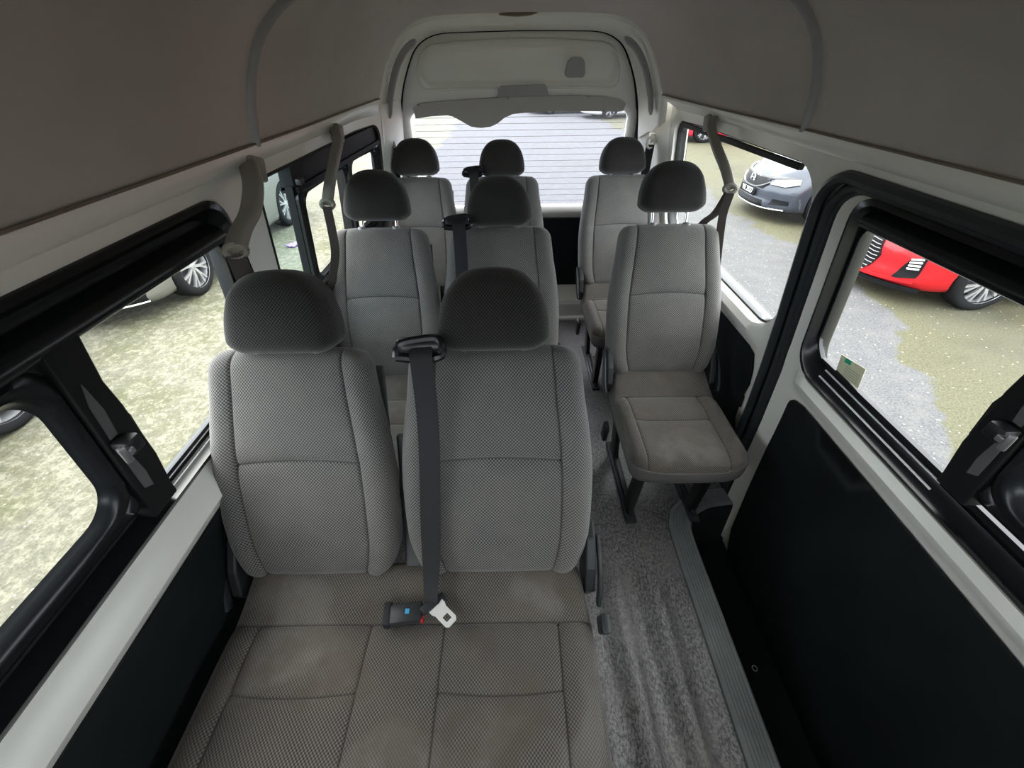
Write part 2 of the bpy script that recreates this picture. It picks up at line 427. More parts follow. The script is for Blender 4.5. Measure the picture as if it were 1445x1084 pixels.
def near_window(idx,s,zb,label):
    y1o=1.115 if s<0 else 1.155; zt=1.335 if s<0 else 1.305; zbo=.822 if s<0 else .77
    root,loc,f0,ring=window_unit(idx,s,None,-.62,y1o,zbo,zt,None,None,None,None,label)
    rc=[.05,.06,.085,.05] if s<0 else [.05,.09,.07,.05]
    def rr(i_b,i_s,i_t,rad=None): return rrect(-.62+.02,zbo+i_b,y1o-i_s,zt-i_t,rad or rc,7,10)
    # outer frame ring with stepped profile
    mb=MB()
    top = zt-1.243; bot=(.868 if s<0 else .845)-zbo
    loops=[(rr(-.008,-.008,-.008),(.016 if s>0 else .004)),(rr(-.007,-.007,-.007),-.006),(rr(-.002,-.002,-.002),-.010),(rr(.012,.010,.006),-.014),(rr(.016,.013,.012),.004),(rr(bot*.6,.016,top*.30),.022),(rr(bot*.62,.018,top*.34),.030),(rr(bot*.8,.022,top*.75),.030),(rr(bot*.8,.024,top*.78),.018),(rr(bot,.028,top,[.02,.035,.05,.02]),.020),(rr(bot,.028,top,[.02,.035,.05,.02]),.034),(rr(.0,.0,.0),.078)]
    mb.loft([[loc(f0(a,b,o)) for a,b in L] for L,o in loops])
    mb.build('window_frame',M['gloss'],root,angle=50)
    # glass panes
    gz0,gz1=zbo+bot-.004,zt-top+.004
    mb=MB(); v,f=skin(rrect(.56,gz0,y1o-.026,gz1,[.02,.035,.05,.02],6,4),[],.12,lambda a,b: loc(f0(a,b,.027))); mb.add(v,f); mb.build('rear_pane',M['glass'],root)
    mb=MB(); v,f=skin(rrect(-.58,.90,.515,1.235,.05,6,4),[],.15,lambda a,b: loc(f0(a,b,.018))); mb.add(v,f); mb.build('sliding_pane',M['glass'],root)
    # sash ring around the near pane
    mb=MB()
    def sr(i,r): return rrect(-.59+i,(.880 if s<0 else .868)+i,.560-i,1.262-i,r,9,10)
    loops=[(sr(0,.035),.030),(sr(0,.035),.004),(sr(.012,.045),-.004),(sr(.020,.05),.004),(sr(.030,.055),-.008),(sr(.044,.06),-.004),(sr(.050,.06),.010),(sr(.056,.06),.018)]
    mb.loft([[loc(f0(a,b,o)) for a,b in L] for L,o in loops]); mb.build('sash',M['gloss'],root,angle=60)
    # post with a wavy rear edge
    post=[(.535,.85),(.535,1.25),(.603,1.25),(.596,1.16),(.604,1.10),(.606,1.04),(.610,.965),(.604,.88),(.606,.85)]
    mb=MB(); mb.prism(post,lambda a,b,o: loc(f0(a,b,o)),-.017,.026); po=mb.build('post',M['post'],root,smooth=False); bv=po.modifiers.new('b','BEVEL'); bv.width=.004; bv.segments=2
    mb=MB(); yy=y1o-.045
    mb.loft([[loc(f0(y_,z_,o_)) for z_,o_ in ((1.2425,.028),(1.240,-.006),(1.245,-.014),(1.256,-.016),(1.268,-.008),(1.282,.012),(1.284,.028))] for y_ in (-.6,-.2,.2,.6,yy-.06,yy)],cap=True); mb.build('header_lip',M['gloss'],root,angle=60)
    mb=MB(); mb.prism([(.600,.95),(.600,1.10),(.612,1.09),(.620,1.06),(.620,.98),(.612,.955)],lambda a,b,o: loc(f0(a,b,o)),.0,.026); mb.build('stop_pad',M['black'],root,smooth=False)
    mb=MB(); mb.prism([(.548,.93),(.546,1.02),(.560,1.02),(.568,.96),(.566,.92)],lambda a,b,o: loc(f0(a,b,o)),-.0195,-.0165)
    mb.prism([(.546,1.065),(.548,1.14),(.558,1.18),(.566,1.12),(.562,1.065)],lambda a,b,o: loc(f0(a,b,o)),-.0195,-.0165); mb.build('post_inlay',M['greyplate'],root,smooth=False)
    # latch
    lt=MB(); p=Vector(loc(f0(.555,1.045,-.034))); lt.box(p,(.034,.034,.032),None,.006); lo=lt.build('latch',M['black'],root)
    mb=MB(); q=Vector(loc(f0(.528,1.045,-.048))); mb.box(q,(.010,.012,.036),Matrix.Rotation(.5*s,3,'Z'),.003); mb.box(q+Vector((0,.01,0)),(.014,.014,.014),None,.003); mb.build('latch_tab',M['latch'],lo)
    # thin white rails painting the highlights of the metal bottom channel
    mb=MB()
    for zz,oo in ((zbo+bot*.32,.0165),(zbo+bot*.62,.0285)):
        mb.tube([loc(f0(.62,zz+.003,oo-.006)),loc(f0(1.06,zz+.003,oo-.006))],.0028,6)
    mb.build('channel_rail_glint',M['rail_glint'],root)
    return root
w1=near_window(1,-1,.822,'left sliding window beside the front bench, black frame with two panes and latch')
w2=near_window(2,1,.77,'right sliding window in the passenger door, black frame with two panes and latch')

# left rear window: fixed tinted pane, black unit with two more panes
def rear_left():
    s=-1; y0,y1,z0,z1=1.30,2.56,.80,1.33
    root,loc,f0,ring=window_unit(3,s,None,y0,y1,z0,z1,None,None,None,None,'left window behind the first belt arm, teal fixed pane and black framed sliding panes')
    mb=MB(); mb.loft([[loc(f0(a,b,.004)) for a,b in rrect(y0-.006,z0-.006,y1+.006,z1+.006,[.10,.10,.07,.05],7,8)],[loc(f0(a,b,-.006)) for a,b in rrect(y0-.002,z0-.002,y1+.002,z1+.002,[.10,.10,.07,.05],7,8)],[loc(f0(a,b,.0)) for a,b in rrect(y0+.008,z0+.008,y1-.008,z1-.006,[.10,.10,.07,.05],7,8)],[loc(f0(a,b,.05)) for a,b in rrect(y0+.010,z0+.010,y1-.010,z1-.008,[.10,.10,.07,.05],7,8)]])
    mb.build('window_frame',M['black'],root)
    mb=MB(); v,f=skin(rrect(y0+.01,z0+.01,1.56,z1-.008,[.10,.01,.01,.05],6,4),[],.15,lambda a,b: loc(f0(a,b,.040))); mb.add(v,f); mb.build('fixed_pane',M['glass_teal'],root)
    # black header of the sliding unit
    mb=MB(); mb.prism([(1.555,1.245),(2.55,1.25),(2.55,1.325),(1.555,1.325)],lambda a,b,o: loc(f0(a,b,o)),.012,.055)
    mb.prism([(1.555,1.236),(2.55,1.241),(2.55,1.26),(1.555,1.255)],lambda a,b,o: loc(f0(a,b,o)),-.002,.055); mb.build('header',M['post'],root,smooth=False)
    def R_(yA,yB,i,r): return rrect(yA+i,.862+i,yB-i,1.245-i*.5,r,8,6)
    for nm,yA,yB in (('sash',1.545,2.15),('sash',2.11,2.55)):
        mb=MB(); loops=[(R_(yA,yB,0,.03),.036),(R_(yA,yB,0,.03),.0),(R_(yA,yB,.02,.04),-.006),(R_(yA,yB,.03,.045),.006),(R_(yA,yB,.045,.05),-.002),(R_(yA,yB,.055,.05),.014)]
        mb.loft([[loc(f0(a,b,o)) for a,b in L] for L,o in loops]); so=mb.build(nm,M['gloss'],root,angle=60)
        mb=MB(); v,f=skin(R_(yA,yB,.05,.05),[],.2,lambda a,b: loc(f0(a,b,.014))); mb.add(v,f); mb.build('pane',M['glass'],so)
    mb=MB(); mb.prism([(1.542,.80),(1.542,1.26),(1.575,1.26),(1.575,.80)],lambda a,b,o: loc(f0(a,b,o)),.012,.038)
    mb.prism([(2.10,.80),(2.10,1.25),(2.15,1.25),(2.15,.80)],lambda a,b,o: loc(f0(a,b,o)),-.004,.055)
    mb.prism([(1.53,.80),(1.53,.87),(2.55,.87),(2.55,.80)],lambda a,b,o: loc(f0(a,b,o)),.010,.045); mb.build('post',M['post'],root,smooth=False)
    mb=MB(); mb.box(Vector(loc(f0(1.55,1.275,-.015))),(.02,.03,.02),None,.004); mb.build('catch',M['plastic'],root)
    return root
w3=rear_left()
def rear_right():
    s=1; y0,y1,z0,z1=1.335,2.56,.775,1.333; rc=[.13,.10,.06,.13]
    root,loc,f0,ring=window_unit(4,s,None,y0,y1,z0,z1,None,None,None,None,'large fixed right window behind the sliding door, thin black rubber edge')
    mb=MB(); A=lambda i: rrect(y0+i,z0+i,y1-i,z1-i,rc,8,10)
    mb.loft([[loc(f0(a,b,.020)) for a,b in A(-.006)],[loc(f0(a,b,.016)) for a,b in A(.008)],[loc(f0(a,b,.034)) for a,b in A(.011)],[loc(f0(a,b,.080)) for a,b in A(-.004)]]); mb.build('rubber_edge',M['gloss'],root)
    mb=MB(); v,f=skin(A(.009),[],.2,lambda a,b: loc(f0(a,b,.026))); mb.add(v,f); mb.build('pane',M['glass'],root)
    mb=MB(); mb.prism([(1.47,1.304),(2.5,1.306),(2.5,1.326),(1.46,1.322)],lambda a,b,o: loc(f0(a,b,o)),.008,.024); mb.build('upper_strip',M['post'],root,smooth=False)
    return root
w4=rear_right()

# ---- sliding door (right)
door=empty('door_1',(.88,.2,-.2)); tag(door,'cream sliding passenger door on the right with black board panel',kind='structure')
def dloc(p): return (p[0]-.88,p[1]-.2,p[2]+.2)
ds=solid_skin('door_skin',DOOR,[R1],.030,lambda y,z,o: dloc(wallmap(1)(y,z,.012+o)),.05,M['paint'],door)
pan=[(-.9,-.28),(1.05,-.28),(1.11,-.1),(1.128,.15),(1.135,.40),(1.130,.56)]+[(1.130-.035*(1-math.cos(a)),.625+.035*math.sin(a)) for a in (0,.5,1.0,1.4)]+[(1.06,.668),(.79,.667),(-.9,.660)]
pn=solid_skin('board_panel',pan,[],.09,lambda y,z,o: dloc((W(y,min(z,.70))+.006-o,y,z)),.006,M['panel'],door)
for q in ((.67,.5,.04),):
    pass
# door opening seals
def loopseal(off_y,r,dx,name,mat):
    L=rrect(-.97,-.36,1.275+off_y,1.325+off_y*.5,[.05,.25,.11,.05],10,16)
    pts=[(W(y,z)+dx,y,z) for y,z in L]; pts.append(pts[0])
    mb=MB(); mb.tube(pts,r,8,cap=False,up=(1,0,0)); return mb.build(name,mat)
for k,(oy,r,dx) in enumerate(((.028,.017,-.006),(-.008,.013,.006),(-.022,.010,.016))):
    o=loopseal(oy,r,dx,'trim_%d'%(k+1),M['seal']); tag(o,'black rubber seal around the sliding door opening',kind='structure')
mb=MB(); 
LA=rrect(-1.0,-.42,1.315,1.332,[.05,.25,.12,.05],10,16); LB=rrect(-.9,-.30,1.215,1.30,[.05,.25,.10,.05],10,16)
mb.loft([[ (W(y,z)+.030,y,z) for y,z in LA],[(W(y,z)+.030,y,z) for y,z in LB]]); o=mb.build('trim_4',M['black']); tag(o,'black channel behind the door seals',kind='structure')

# ---- black board panels on the walls
def board(name,s,poly,label):
    o=solid_skin(name,poly,[],.09,lambda y,z,o_: (s*(W(y,min(z,.70))-.003-o_),y,z),.006,M['panel']); tag(o,label,kind='structure'); return o
board('trim_5',-1,[(-1.2,.02),(2.6,.02),(2.6,.70),(1.2,.700),(.62,.700),(.40,.700),(.335,.697),(.30,.682),(-1.2,.675)],'black board lining the lower left wall')
board('trim_6',1,[(1.335,.05),(1.345,.30),(1.372,.34),(1.374,.40),(1.360,.41),(1.362,.46),(1.372,.47),(1.358,.53),(1.368,.60),(1.395,.655),(1.44,.668),(2.6,.668),(2.6,.05)],'black board on the right wall behind the door, jagged front edge')
mb=MB()
for (yy,zz) in ((.535,.655),(.505,.640)):
    mb.box((-W(yy,zz)+.0095,yy,zz),(.002,.016,.009))
o=mb.build('trim_7',M['dark'],smooth=False); tag(o,'two small slots in the left board',kind='structure')

# ------------------------------------------------------------------ headliner
PC=[(.800,1.412),(.792,1.46),(.781,1.515),(.757,1.58),(.715,1.648),(.65,1.706),(.56,1.750),(.43,1.780),(.22,1.796),(0,1.800)]
PCR=[(.722,1.432),(.706,1.47),(.690,1.505),(.658,1.575),(.612,1.645),(.565,1.693),(.50,1.728),(.40,1.750),(.2,1.757),(0,1.758)]
def prof_at(y):
    t=smooth01(1.9,2.6,y); return [(a[0]*(1-t)+b[0]*t, a[1]*(1-t)+b[1]*t) for a,b in zip(PC,PCR)]
def full_profile(y, dn=0.0, cx=0.0):
    P=prof_at(y); h=[Vector((a,0,b)) for a,b in P]; h=spline(h,4)
    pts=[(-p.x+cx,y,p.z) for p in h]+[(p.x+cx,y,p.z) for p in h[::-1]][1:]
    out=[]
    for i,p in enumerate(pts):
        a=Vector(pts[max(i-1,0)]); b=Vector(pts[min(i+1,len(pts)-1)]); tg=(b-a).normalized(); n=Vector((tg.z,0,-tg.x))  # inward/down
        q=Vector(p)+n*dn; out.append((q.x,q.y,q.z))
    return out
def cshift(y): return -.03*smooth01(1.6,2.6,y)
ys=[YF]+[YF+ i*(2.6-YF)/40 for i in range(1,41)]
mb=MB(); mb.loft([full_profile(y,0,cshift(y)) for y in ys],closed=False)
mb.loft([full_profile(y,-.03,cshift(y)) for y in ys],closed=False)
mb.loft([full_profile(2.6,0,-.03),full_profile(2.6,-.03,-.03)],closed=False); mb.loft([full_profile(YF,0,0),full_profile(YF,-.03,0)],closed=False)
ce=mb.build('ceiling',M['liner'],angle=None); tag(ce,'curved grey cloth headliner of the high roof',kind='structure')
# roof outer skin (white) so the shell is closed
mb=MB(); mb.loft([full_profile(y,-.08,cshift(y)) for y in ys+[2.8,3.0]],closed=False); ro=mb.build('ceiling_shell',M['paint'],angle=None); tag(ro,'outer roof skin of the van',kind='structure')
# painted lip under the headliner
for s,nm in ((-1,'trim_8'),(1,'trim_9')):
    mb=MB(); loops=[]
    for y in ys[:-1]+[2.55]:
        x=prof_at(y)[0][0]; z=prof_at(y)[0][1]; w=x; c=cshift(y)
        w2=W(y,1.40)
        loops.append([(s*(w2)+0,y,1.372),(s*(w2-.012),y,1.385),(s*(min(w,w2)-.014)+c,y,z-.006),(s*(w-.012)+c,y,z+.003),(s*(w+.02)+c,y,z+.004),(s*(w+.08),y,z-.0)])
    mb.loft(loops,closed=False); o=mb.build(nm,M['paint'],angle=60); tag(o,'cream painted rail under the headliner edge',kind='structure')
    mb=MB(); mb.tube([(s*(prof_at(y)[0][0]-.010)+cshift(y),y,prof_at(y)[0][1]+.004) for y in ys[:-1]+[2.58]],.0035,6); o=mb.build('trim_%d'%(10 if s<0 else 11),M['lip']); tag(o,'thin brown edge strip along the headliner',kind='structure')
# arched rib across the ceiling
mb=MB(); P=[]
base=full_profile(1.4)
n=len(base)
for i,p in enumerate(base):
    y=1.345+(1.475-1.345)*i/(n-1); P.append((p[0],y,p[2]))
loops=[]
for i,p in enumerate(P):
    a=Vector(P[max(i-1,0)]); b=Vector(P[min(i+1,n-1)]); tg=(b-a).normalized(); nn=Vector((tg.z,0,-tg.x)).normalized(); q=Vector(p)
    loops.append([tuple(q+Vector((0,-.017,0))), tuple(q+Vector((0,-.014,0))+nn*.013), tuple(q+Vector((0,-.004,0))+nn*.019), tuple(q+Vector((0,.006,0))+nn*.014), tuple(q+Vector((0,.015,0))+nn*.008), tuple(q+Vector((0,.017,0)))])
mb.loft(loops,closed=False); o=mb.build('trim_12',M['plastic_g'],angle=60); tag(o,'grey plastic rib arching over the headliner',kind='structure')

# ------------------------------------------------------------------ rear arch and tailgate
CXR=-.03
def arch_ring(y, pts):
    h=spline([Vector((a,0,b)) for a,b in pts],5)
    return [(-p.x+CXR,y,p.z) for p in h]+[(p.x+CXR,y,p.z) for p in h[::-1]][1:]
RA=[(.735,1.30),(.722,1.432),(.690,1.505),(.658,1.575),(.612,1.645),(.55,1.700),(.45,1.735),(.30,1.752),(0,1.757)]
RB=[(.765,1.30),(.742,1.40),(.716,1.50),(.678,1.59),(.625,1.665),(.56,1.715),(.46,1.745),(.30,1.758),(0,1.762)]
RCc=[(.735,1.25),(.722,1.38),(.694,1.49),(.655,1.575),(.60,1.650),(.535,1.692),(.44,1.715),(.30,1.722),(0,1.726)]
RD=[(.715,1.20),(.695,1.34),(.665,1.45),(.626,1.54),(.575,1.625),(.515,1.672),(.43,1.698),(.30,1.704),(0,1.708)]
mb=MB(); mb.loft([arch_ring(2.585,[(a+.02,b+.02) for a,b in RA]),arch_ring(2.60,[(a-.006,b-.008) for a,b in RA]),arch_ring(2.66,[(a-.002,b-.004) for a,b in RA]),arch_ring(2.74,RCc),arch_ring(2.80,RCc),arch_ring(2.93,RD),arch_ring(2.95,[(a+.003,b+.003) for a,b in RD])],closed=False)
o=mb.build('trim_13',M['paint'],angle=70); tag(o,'cream arch framing the tailgate under the roof',kind='structure')
# D-pillars below the arch
for s in (-1,1):
    mb=MB(); loops=[]
    for z in [-.30,.2,.55,.72,.80,.95,1.10,1.22,1.32,1.42]:
        k=smooth01(.9,1.4,z)
        w0=W(2.62,z); 
        loops.append([(s*(w0+.03),2.60,z),(s*w0,2.60,z),(s*(w0-.004),2.70,z),(s*(.755+.01*(1-k))+CXR*k,2.80,z),(s*(.742)+CXR*.8,2.88,z),(s*(.728-.012*k)+CXR,2.93,z),(s*(.728-.012*k)+CXR,2.965,z),(s*.95,2.97,z)])
    mb.loft(loops,closed=False); o=mb.build('trim_%d'%(14 if s<0 else 15),M['paint'],angle=50); tag(o,'cream rear corner pillar',kind='structure')
# grey inlays in the arch
for s in (-1,1):
    P=spline([Vector((s*a+CXR,y,b)) for a,b,y in ((.722,1.350,2.722),(.706,1.43,2.722),(.680,1.50,2.722),(.640,1.58,2.722),(.590,1.64,2.722),(.530,1.680,2.722))],6)
    mb=MB(); ws=[.030+.012*math.sin(math.pi*i/(len(P)-1))**.5 for i in range(len(P))]; ws[0]=.008; ws[-1]=.008; ws[1]=.024; ws[-2]=.024
    mb.strap([p+Vector((-s*.012,-.004,-.012)) for p in P],ws,.012,(s*.75,.55,.45),rounded=True); o=mb.build('trim_%d'%(16 if s<0 else 17),M['plastic_g']); tag(o,'curved grey inlay in the rear arch',kind='structure')
# roof gap wedge / rear roof fill above arch
mb=MB(); mb.strap(spline([(-.13,2.592,1.752),(-.07,2.592,1.752),(0,2.592,1.756),(.055,2.592,1.762)],3),[.003,.008,.012,.016,.019,.021,.021,.019,.014,.004],.012,(0,.3,1),rounded=True); o=mb.build('trim_18',M['lip']); tag(o,'dark gap where the headliner edge sags',kind='structure')

tail=empty('door_2',(CXR,3.0,.6)); tag(tail,'cream tailgate with wide rear window and raised upper panel',kind='structure')
def tloc(p): return (p[0]-CXR,p[1]-3.0,p[2]-.6)
def ty(z): return 2.985+.055*smooth01(1.7,1.0,z)
GL=rrect(-.665,.785,.665,1.335,[.06,.06,.05,.05],7,8)
def sd_rr(x,z,x0,z0,x1,z1,r):
    cx,cz=(x0+x1)/2,(z0+z1)/2; qx=abs(x-cx)-(x1-x0)/2+r; qz=abs(z-cz)-(z1-z0)/2+r
    return math.hypot(max(qx,0),max(qz,0))+min(max(qx,qz),0)-r
def tmap(x,z,o=0):
    d=sd_rr(x,z,-.565,1.47,.565,1.665+ -.02*(x/.5)**2,.09)
    rel=.030*(1-smooth01(-.010,.010,d))
    g=sd_rr(x,z,-.665,.785,.665,1.335,.05)
    reb=.03*(1-smooth01(0,.035,g))
    low=-.02*math.exp(-((z-.745)/.03)**2)
    return tloc((x+CXR, ty(z)+rel*1.0+reb*.8+low+o, z))
RDs=spline([Vector((a-.001,0,b-.001)) for a,b in RD],5)
RDo=spline([Vector((a+.022,0,b+.020)) for a,b in RD],5)
half=[(p.x,p.z) for p in RDo]
tout=[(-.737,-.05)]+[(.737,-.05)]+[(a,b) for a,b in half]+[(-a,b) for a,b in half[::-1]][1:]
ts=solid_skin('tailgate_skin',tout,[GL],.022,lambda x,z,o: tmap(x,z,o),.03,M['paint'],tail,angle=None)
mb=MB(); v,f=skin(rrect(-.668,.782,.668,1.338,.05,6,6),[],.2,lambda x,z: tloc((x+CXR,ty(z)+.032,z))); mb.add(v,f); rg_=mb.build('rear_glass',M['glass_rear'],tail)
mb=MB(); 
for k in range(15):
    z=.815+k*.035; mb.tube([tloc((x+CXR,ty(z)+.030,z)) for x in (-.64,0,.64)],.0011,4,cap=False)
mb.build('defogger_wires',plain('defogger_line',(.18,.15,.13),.6),rg_)
mb=MB(); mb.loft([arch_ring(2.948,[(a+.004,b+.004) for a,b in [(.718,-.05)]+RD]),arch_ring(2.984,[(a+.003,b+.003) for a,b in [(.718,-.05)]+RD]),arch_ring(3.04,[(a+.003,b+.003) for a,b in [(.718,-.05)]+RD])],closed=False)  # added ring that stops light leaking through the tailgate seam
o=mb.build('trim_24',M['dark']); tag(o,'dark backing added in the tailgate gap to block leaking light',kind='structure')
# seam seal around tailgate
ring=[(a+.003+CXR,2.962,b+.003) for a,b in [(p.x,p.z) for p in RDs]]
pts=[(.712+CXR,2.962,.0)]+ring+[(2*CXR-x,y,z) for x,y,z in ring[::-1]][1:]+[(-.712+CXR,2.962,.0)]
mb=MB(); mb.tube(pts,.0055,8,up=(0,1,0)); o=mb.build('trim_19',M['dark']); tag(o,'black seal in the gap around the tailgate',kind='structure')
mb=MB(); BP=rrect(-.575,1.455,.575,1.672,[.05,.05,.12,.12],7,6); BP=[(x,z-.03*(x/.575)**2*(1 if z>1.56 else .25)) for x,z in BP]
pp=[tloc((x+CXR,ty(z)-.001,z)) for x,z in BP]; mb.tube(pp+[pp[0]],.006,8,cap=False,up=(0,1,0)); mb.build('pressed_bead',M['paint'],tail)
# tailgate lower black panel, handle plates, visor
mb=MB(); mb.prism(rrect(-.60,.225,.60,.712,.03,4,1),lambda a,b,o: tloc((a+CXR,3.02-.004+o,b)),-.010,.012); mb.build('lower_board',M['panel'],tail,smooth=False)
mb=MB(); mb.prism([(-.155,1.405),(-.148,1.452),(-.135,1.464),(.117,1.468),(.130,1.458),(.142,1.405)],lambda a,b,o: tloc((a,2.972+o,b)),-.006,.03); mb.build('lamp_cover',M['plastic_g'],tail,smooth=False)
mb=MB(); mb.prism([(.233+a,1.498+b) for a,b in ((.004,.01),(.0,.02),(.012,.075),(.028,.090),(.045,.094),(.075,.094),(.095,.086),(.105,.07),(.112,.02),(.108,.008),(.098,0),(.016,0))],lambda a,b,o: tloc((a,2.988+o,b)),-.006,.03); mb.build('latch_cover',M['plastic_g'],tail,smooth=False)
vis=[(-.657,1.362),(-.617,1.386),(-.45,1.397),(-.164,1.409),(.083,1.415),(.30,1.414),(.455,1.408),(.56,1.392),(.598,1.372),(.586,1.335),(.565,1.331),(.40,1.336),(.20,1.340),(.095,1.336),(.0,1.334),(-.07,1.328),(-.118,1.310),(-.16,1.282),(-.20,1.266),(-.26,1.260),(-.318,1.267),(-.35,1.283),(-.383,1.300),(-.42,1.318),(-.455,1.326),(-.55,1.321),(-.620,1.314),(-.647,1.312)]
def vmap(x,z,o): 
    return tloc((x,2.955+o+.05*(z-1.33)+.02*(x/.6)**2,z))
vo=solid_skin('visor_trim',vis,[],.03,vmap,.045,plain('taupe_visor',(.42,.40,.385),.7),tail,angle=50)
bv=vo.modifiers.new('b','BEVEL'); bv.width=.008; bv.segments=3; bv.limit_method='ANGLE'
# rear threshold on the floor
mb=MB(); mb.box((CXR,2.93,.06),(1.42,.06,.12),None,.012); mb.box((CXR,2.875,.012),(1.42,.05,.024),None,.006); o=mb.build('trim_20',M['paint']); tag(o,'cream rear threshold under the tailgate',kind='structure')

# ------------------------------------------------------------------ floor, step strip and step well
stepin=[(.557,YF),(.557,.28),(.560,.80),(.563,1.02),(.575,1.085),(.60,1.135),(.64,1.175),(.69,1.207),(.76,1.235),(.87,1.250)]
fl=stepin+[(.875,1.33),(.875,2.93),(-.875,2.93),(-.875,YF)]
def fmap(x,y):
    # slack vinyl with long soft ripples near the front of the aisle
    fade=smooth01(1.15,.75,y)*smooth01(.10,.16,x)*smooth01(.557,.53,x)
    r=.024*math.sin(44*x+1.2*math.sin(3.1*y)+.9*y)+.007*math.sin(92*x-4*y+1.5*math.sin(5*y))
    return (x,y,fade*max(r,-.004)+.0015)
V,Fc=skin(fl,[],.028,fmap)
mb=MB(); mb.add(V,Fc); fo=mb.build('floor',M['floor'],angle=None)
tag(fo,'grey marbled vinyl floor of the van',kind='structure')
mb=MB(); v,f=skin(fl,[],.3,lambda x,y:(x,y,-.05)); mb.add(v,f); mb.loft([[(x,y,.0) for x,y in fl],[(x,y,-.05) for x,y in fl]]); o=mb.build('floor_pan',M['dark']); tag(o,'dark underside of the floor',kind='structure')
ctr=[Vector((x,y,0)) for x,y in stepin[1:]]; ctr=[Vector((.557,YF,0))]+spline(ctr,5)
def offs(P,d):
    out=[]
    for i,p in enumerate(P):
        tg=(P[min(i+1,len(P)-1)]-P[max(i-1,0)]).normalized(); n=Vector((tg.y,-tg.x,0)); out.append(p+n*d)
    return out
mb=MB(); sec=[(-.004,.002),(-.002,.011),(.006,.014)]
for k in range(6):
    a=.012+k*.011; sec+=[(a,.014),(a+.0015,.0115),(a+.0035,.0115),(a+.005,.014)]
sec+=[(.082,.014),(.088,.010),(.090,-.03)]
loops=[]
for d,z in sec:
    loops.append([(p.x,p.y,z) for p in offs(ctr,d)])
mb.loft(loops,closed=False); o=mb.build('trim_21',M['strip'],angle=25); tag(o,'grey ribbed plastic edge strip along the door step',kind='structure')
mb=MB(); e=offs(ctr,.088)
mb.loft([[(p.x,p.y,.008) for p in e],[(p.x,p.y,-.005) for p in offs(ctr,.094)],[(p.x+.004,p.y,-.21) for p in offs(ctr,.100)],[(p.x+.02,p.y,-.235) for p in offs(ctr,.115)],[(max(p.x,.93),p.y-.02,-.24) for p in offs(ctr,.2)]],closed=False)
o=mb.build('trim_22',M['panel'],angle=50); tag(o,'black lining of the door step well',kind='structure')
mb=MB(); mb.box((.82,.0,-.245),(.34,2.7,.02)); o=mb.build('floor_step',M['panel']); tag(o,'black bottom of the door step well',kind='structure')
mb=MB(); mb.tube([(0.803+.009*math.cos(a),0.605+.009*math.sin(a),-.2335) for a in [k*math.pi/8 for k in range(17)]],.0016,6,cap=False); 
o=mb.build('step_screw',M['steel']); tag(o,'small metal ring fastener on the black step bottom','fastener')
# cream jamb at the rear foot of the door opening
mb=MB(); J=[(.80,1.33,.02),(.80,1.30,-.02),(.805,1.26,-.10),(.82,1.215,-.19),(.84,1.16,-.24)]
mb.strap(spline([Vector(p) for p in J],5),.07,.014,(1,.25,0),rounded=True); o=mb.build('trim_23',M['paint']); tag(o,'cream curved foot of the door jamb beside the step',kind='structure')

# front end of the shell, behind the camera: bulkhead raised to cut light, windscreen and roof header
mb=MB(); mb.box((0,YF-.02,.48),(1.76,.04,1.54)); o=mb.build('wall_front',M['plastic']); tag(o,'unseen dark bulkhead behind the viewpoint, raised to cut windscreen light',kind='structure')
win5=empty('window_5',(0,YF,1.24)); tag(win5,'windscreen at the front of the van',kind='structure')
mb=MB(); v,f=skin([(-.80,1.24),(.80,1.24),(.72,1.62),(-.72,1.62)],[],.4,lambda x,z:(x,-.02,z-1.24)); mb.add(v,f); mb.build('pane',M['glass'],win5)
mb=MB(); mb.box((0,YF-.02,1.70),(1.5,.04,.18)); o=mb.build('wall_header',M['liner']); tag(o,'roof header above the windscreen',kind='structure')

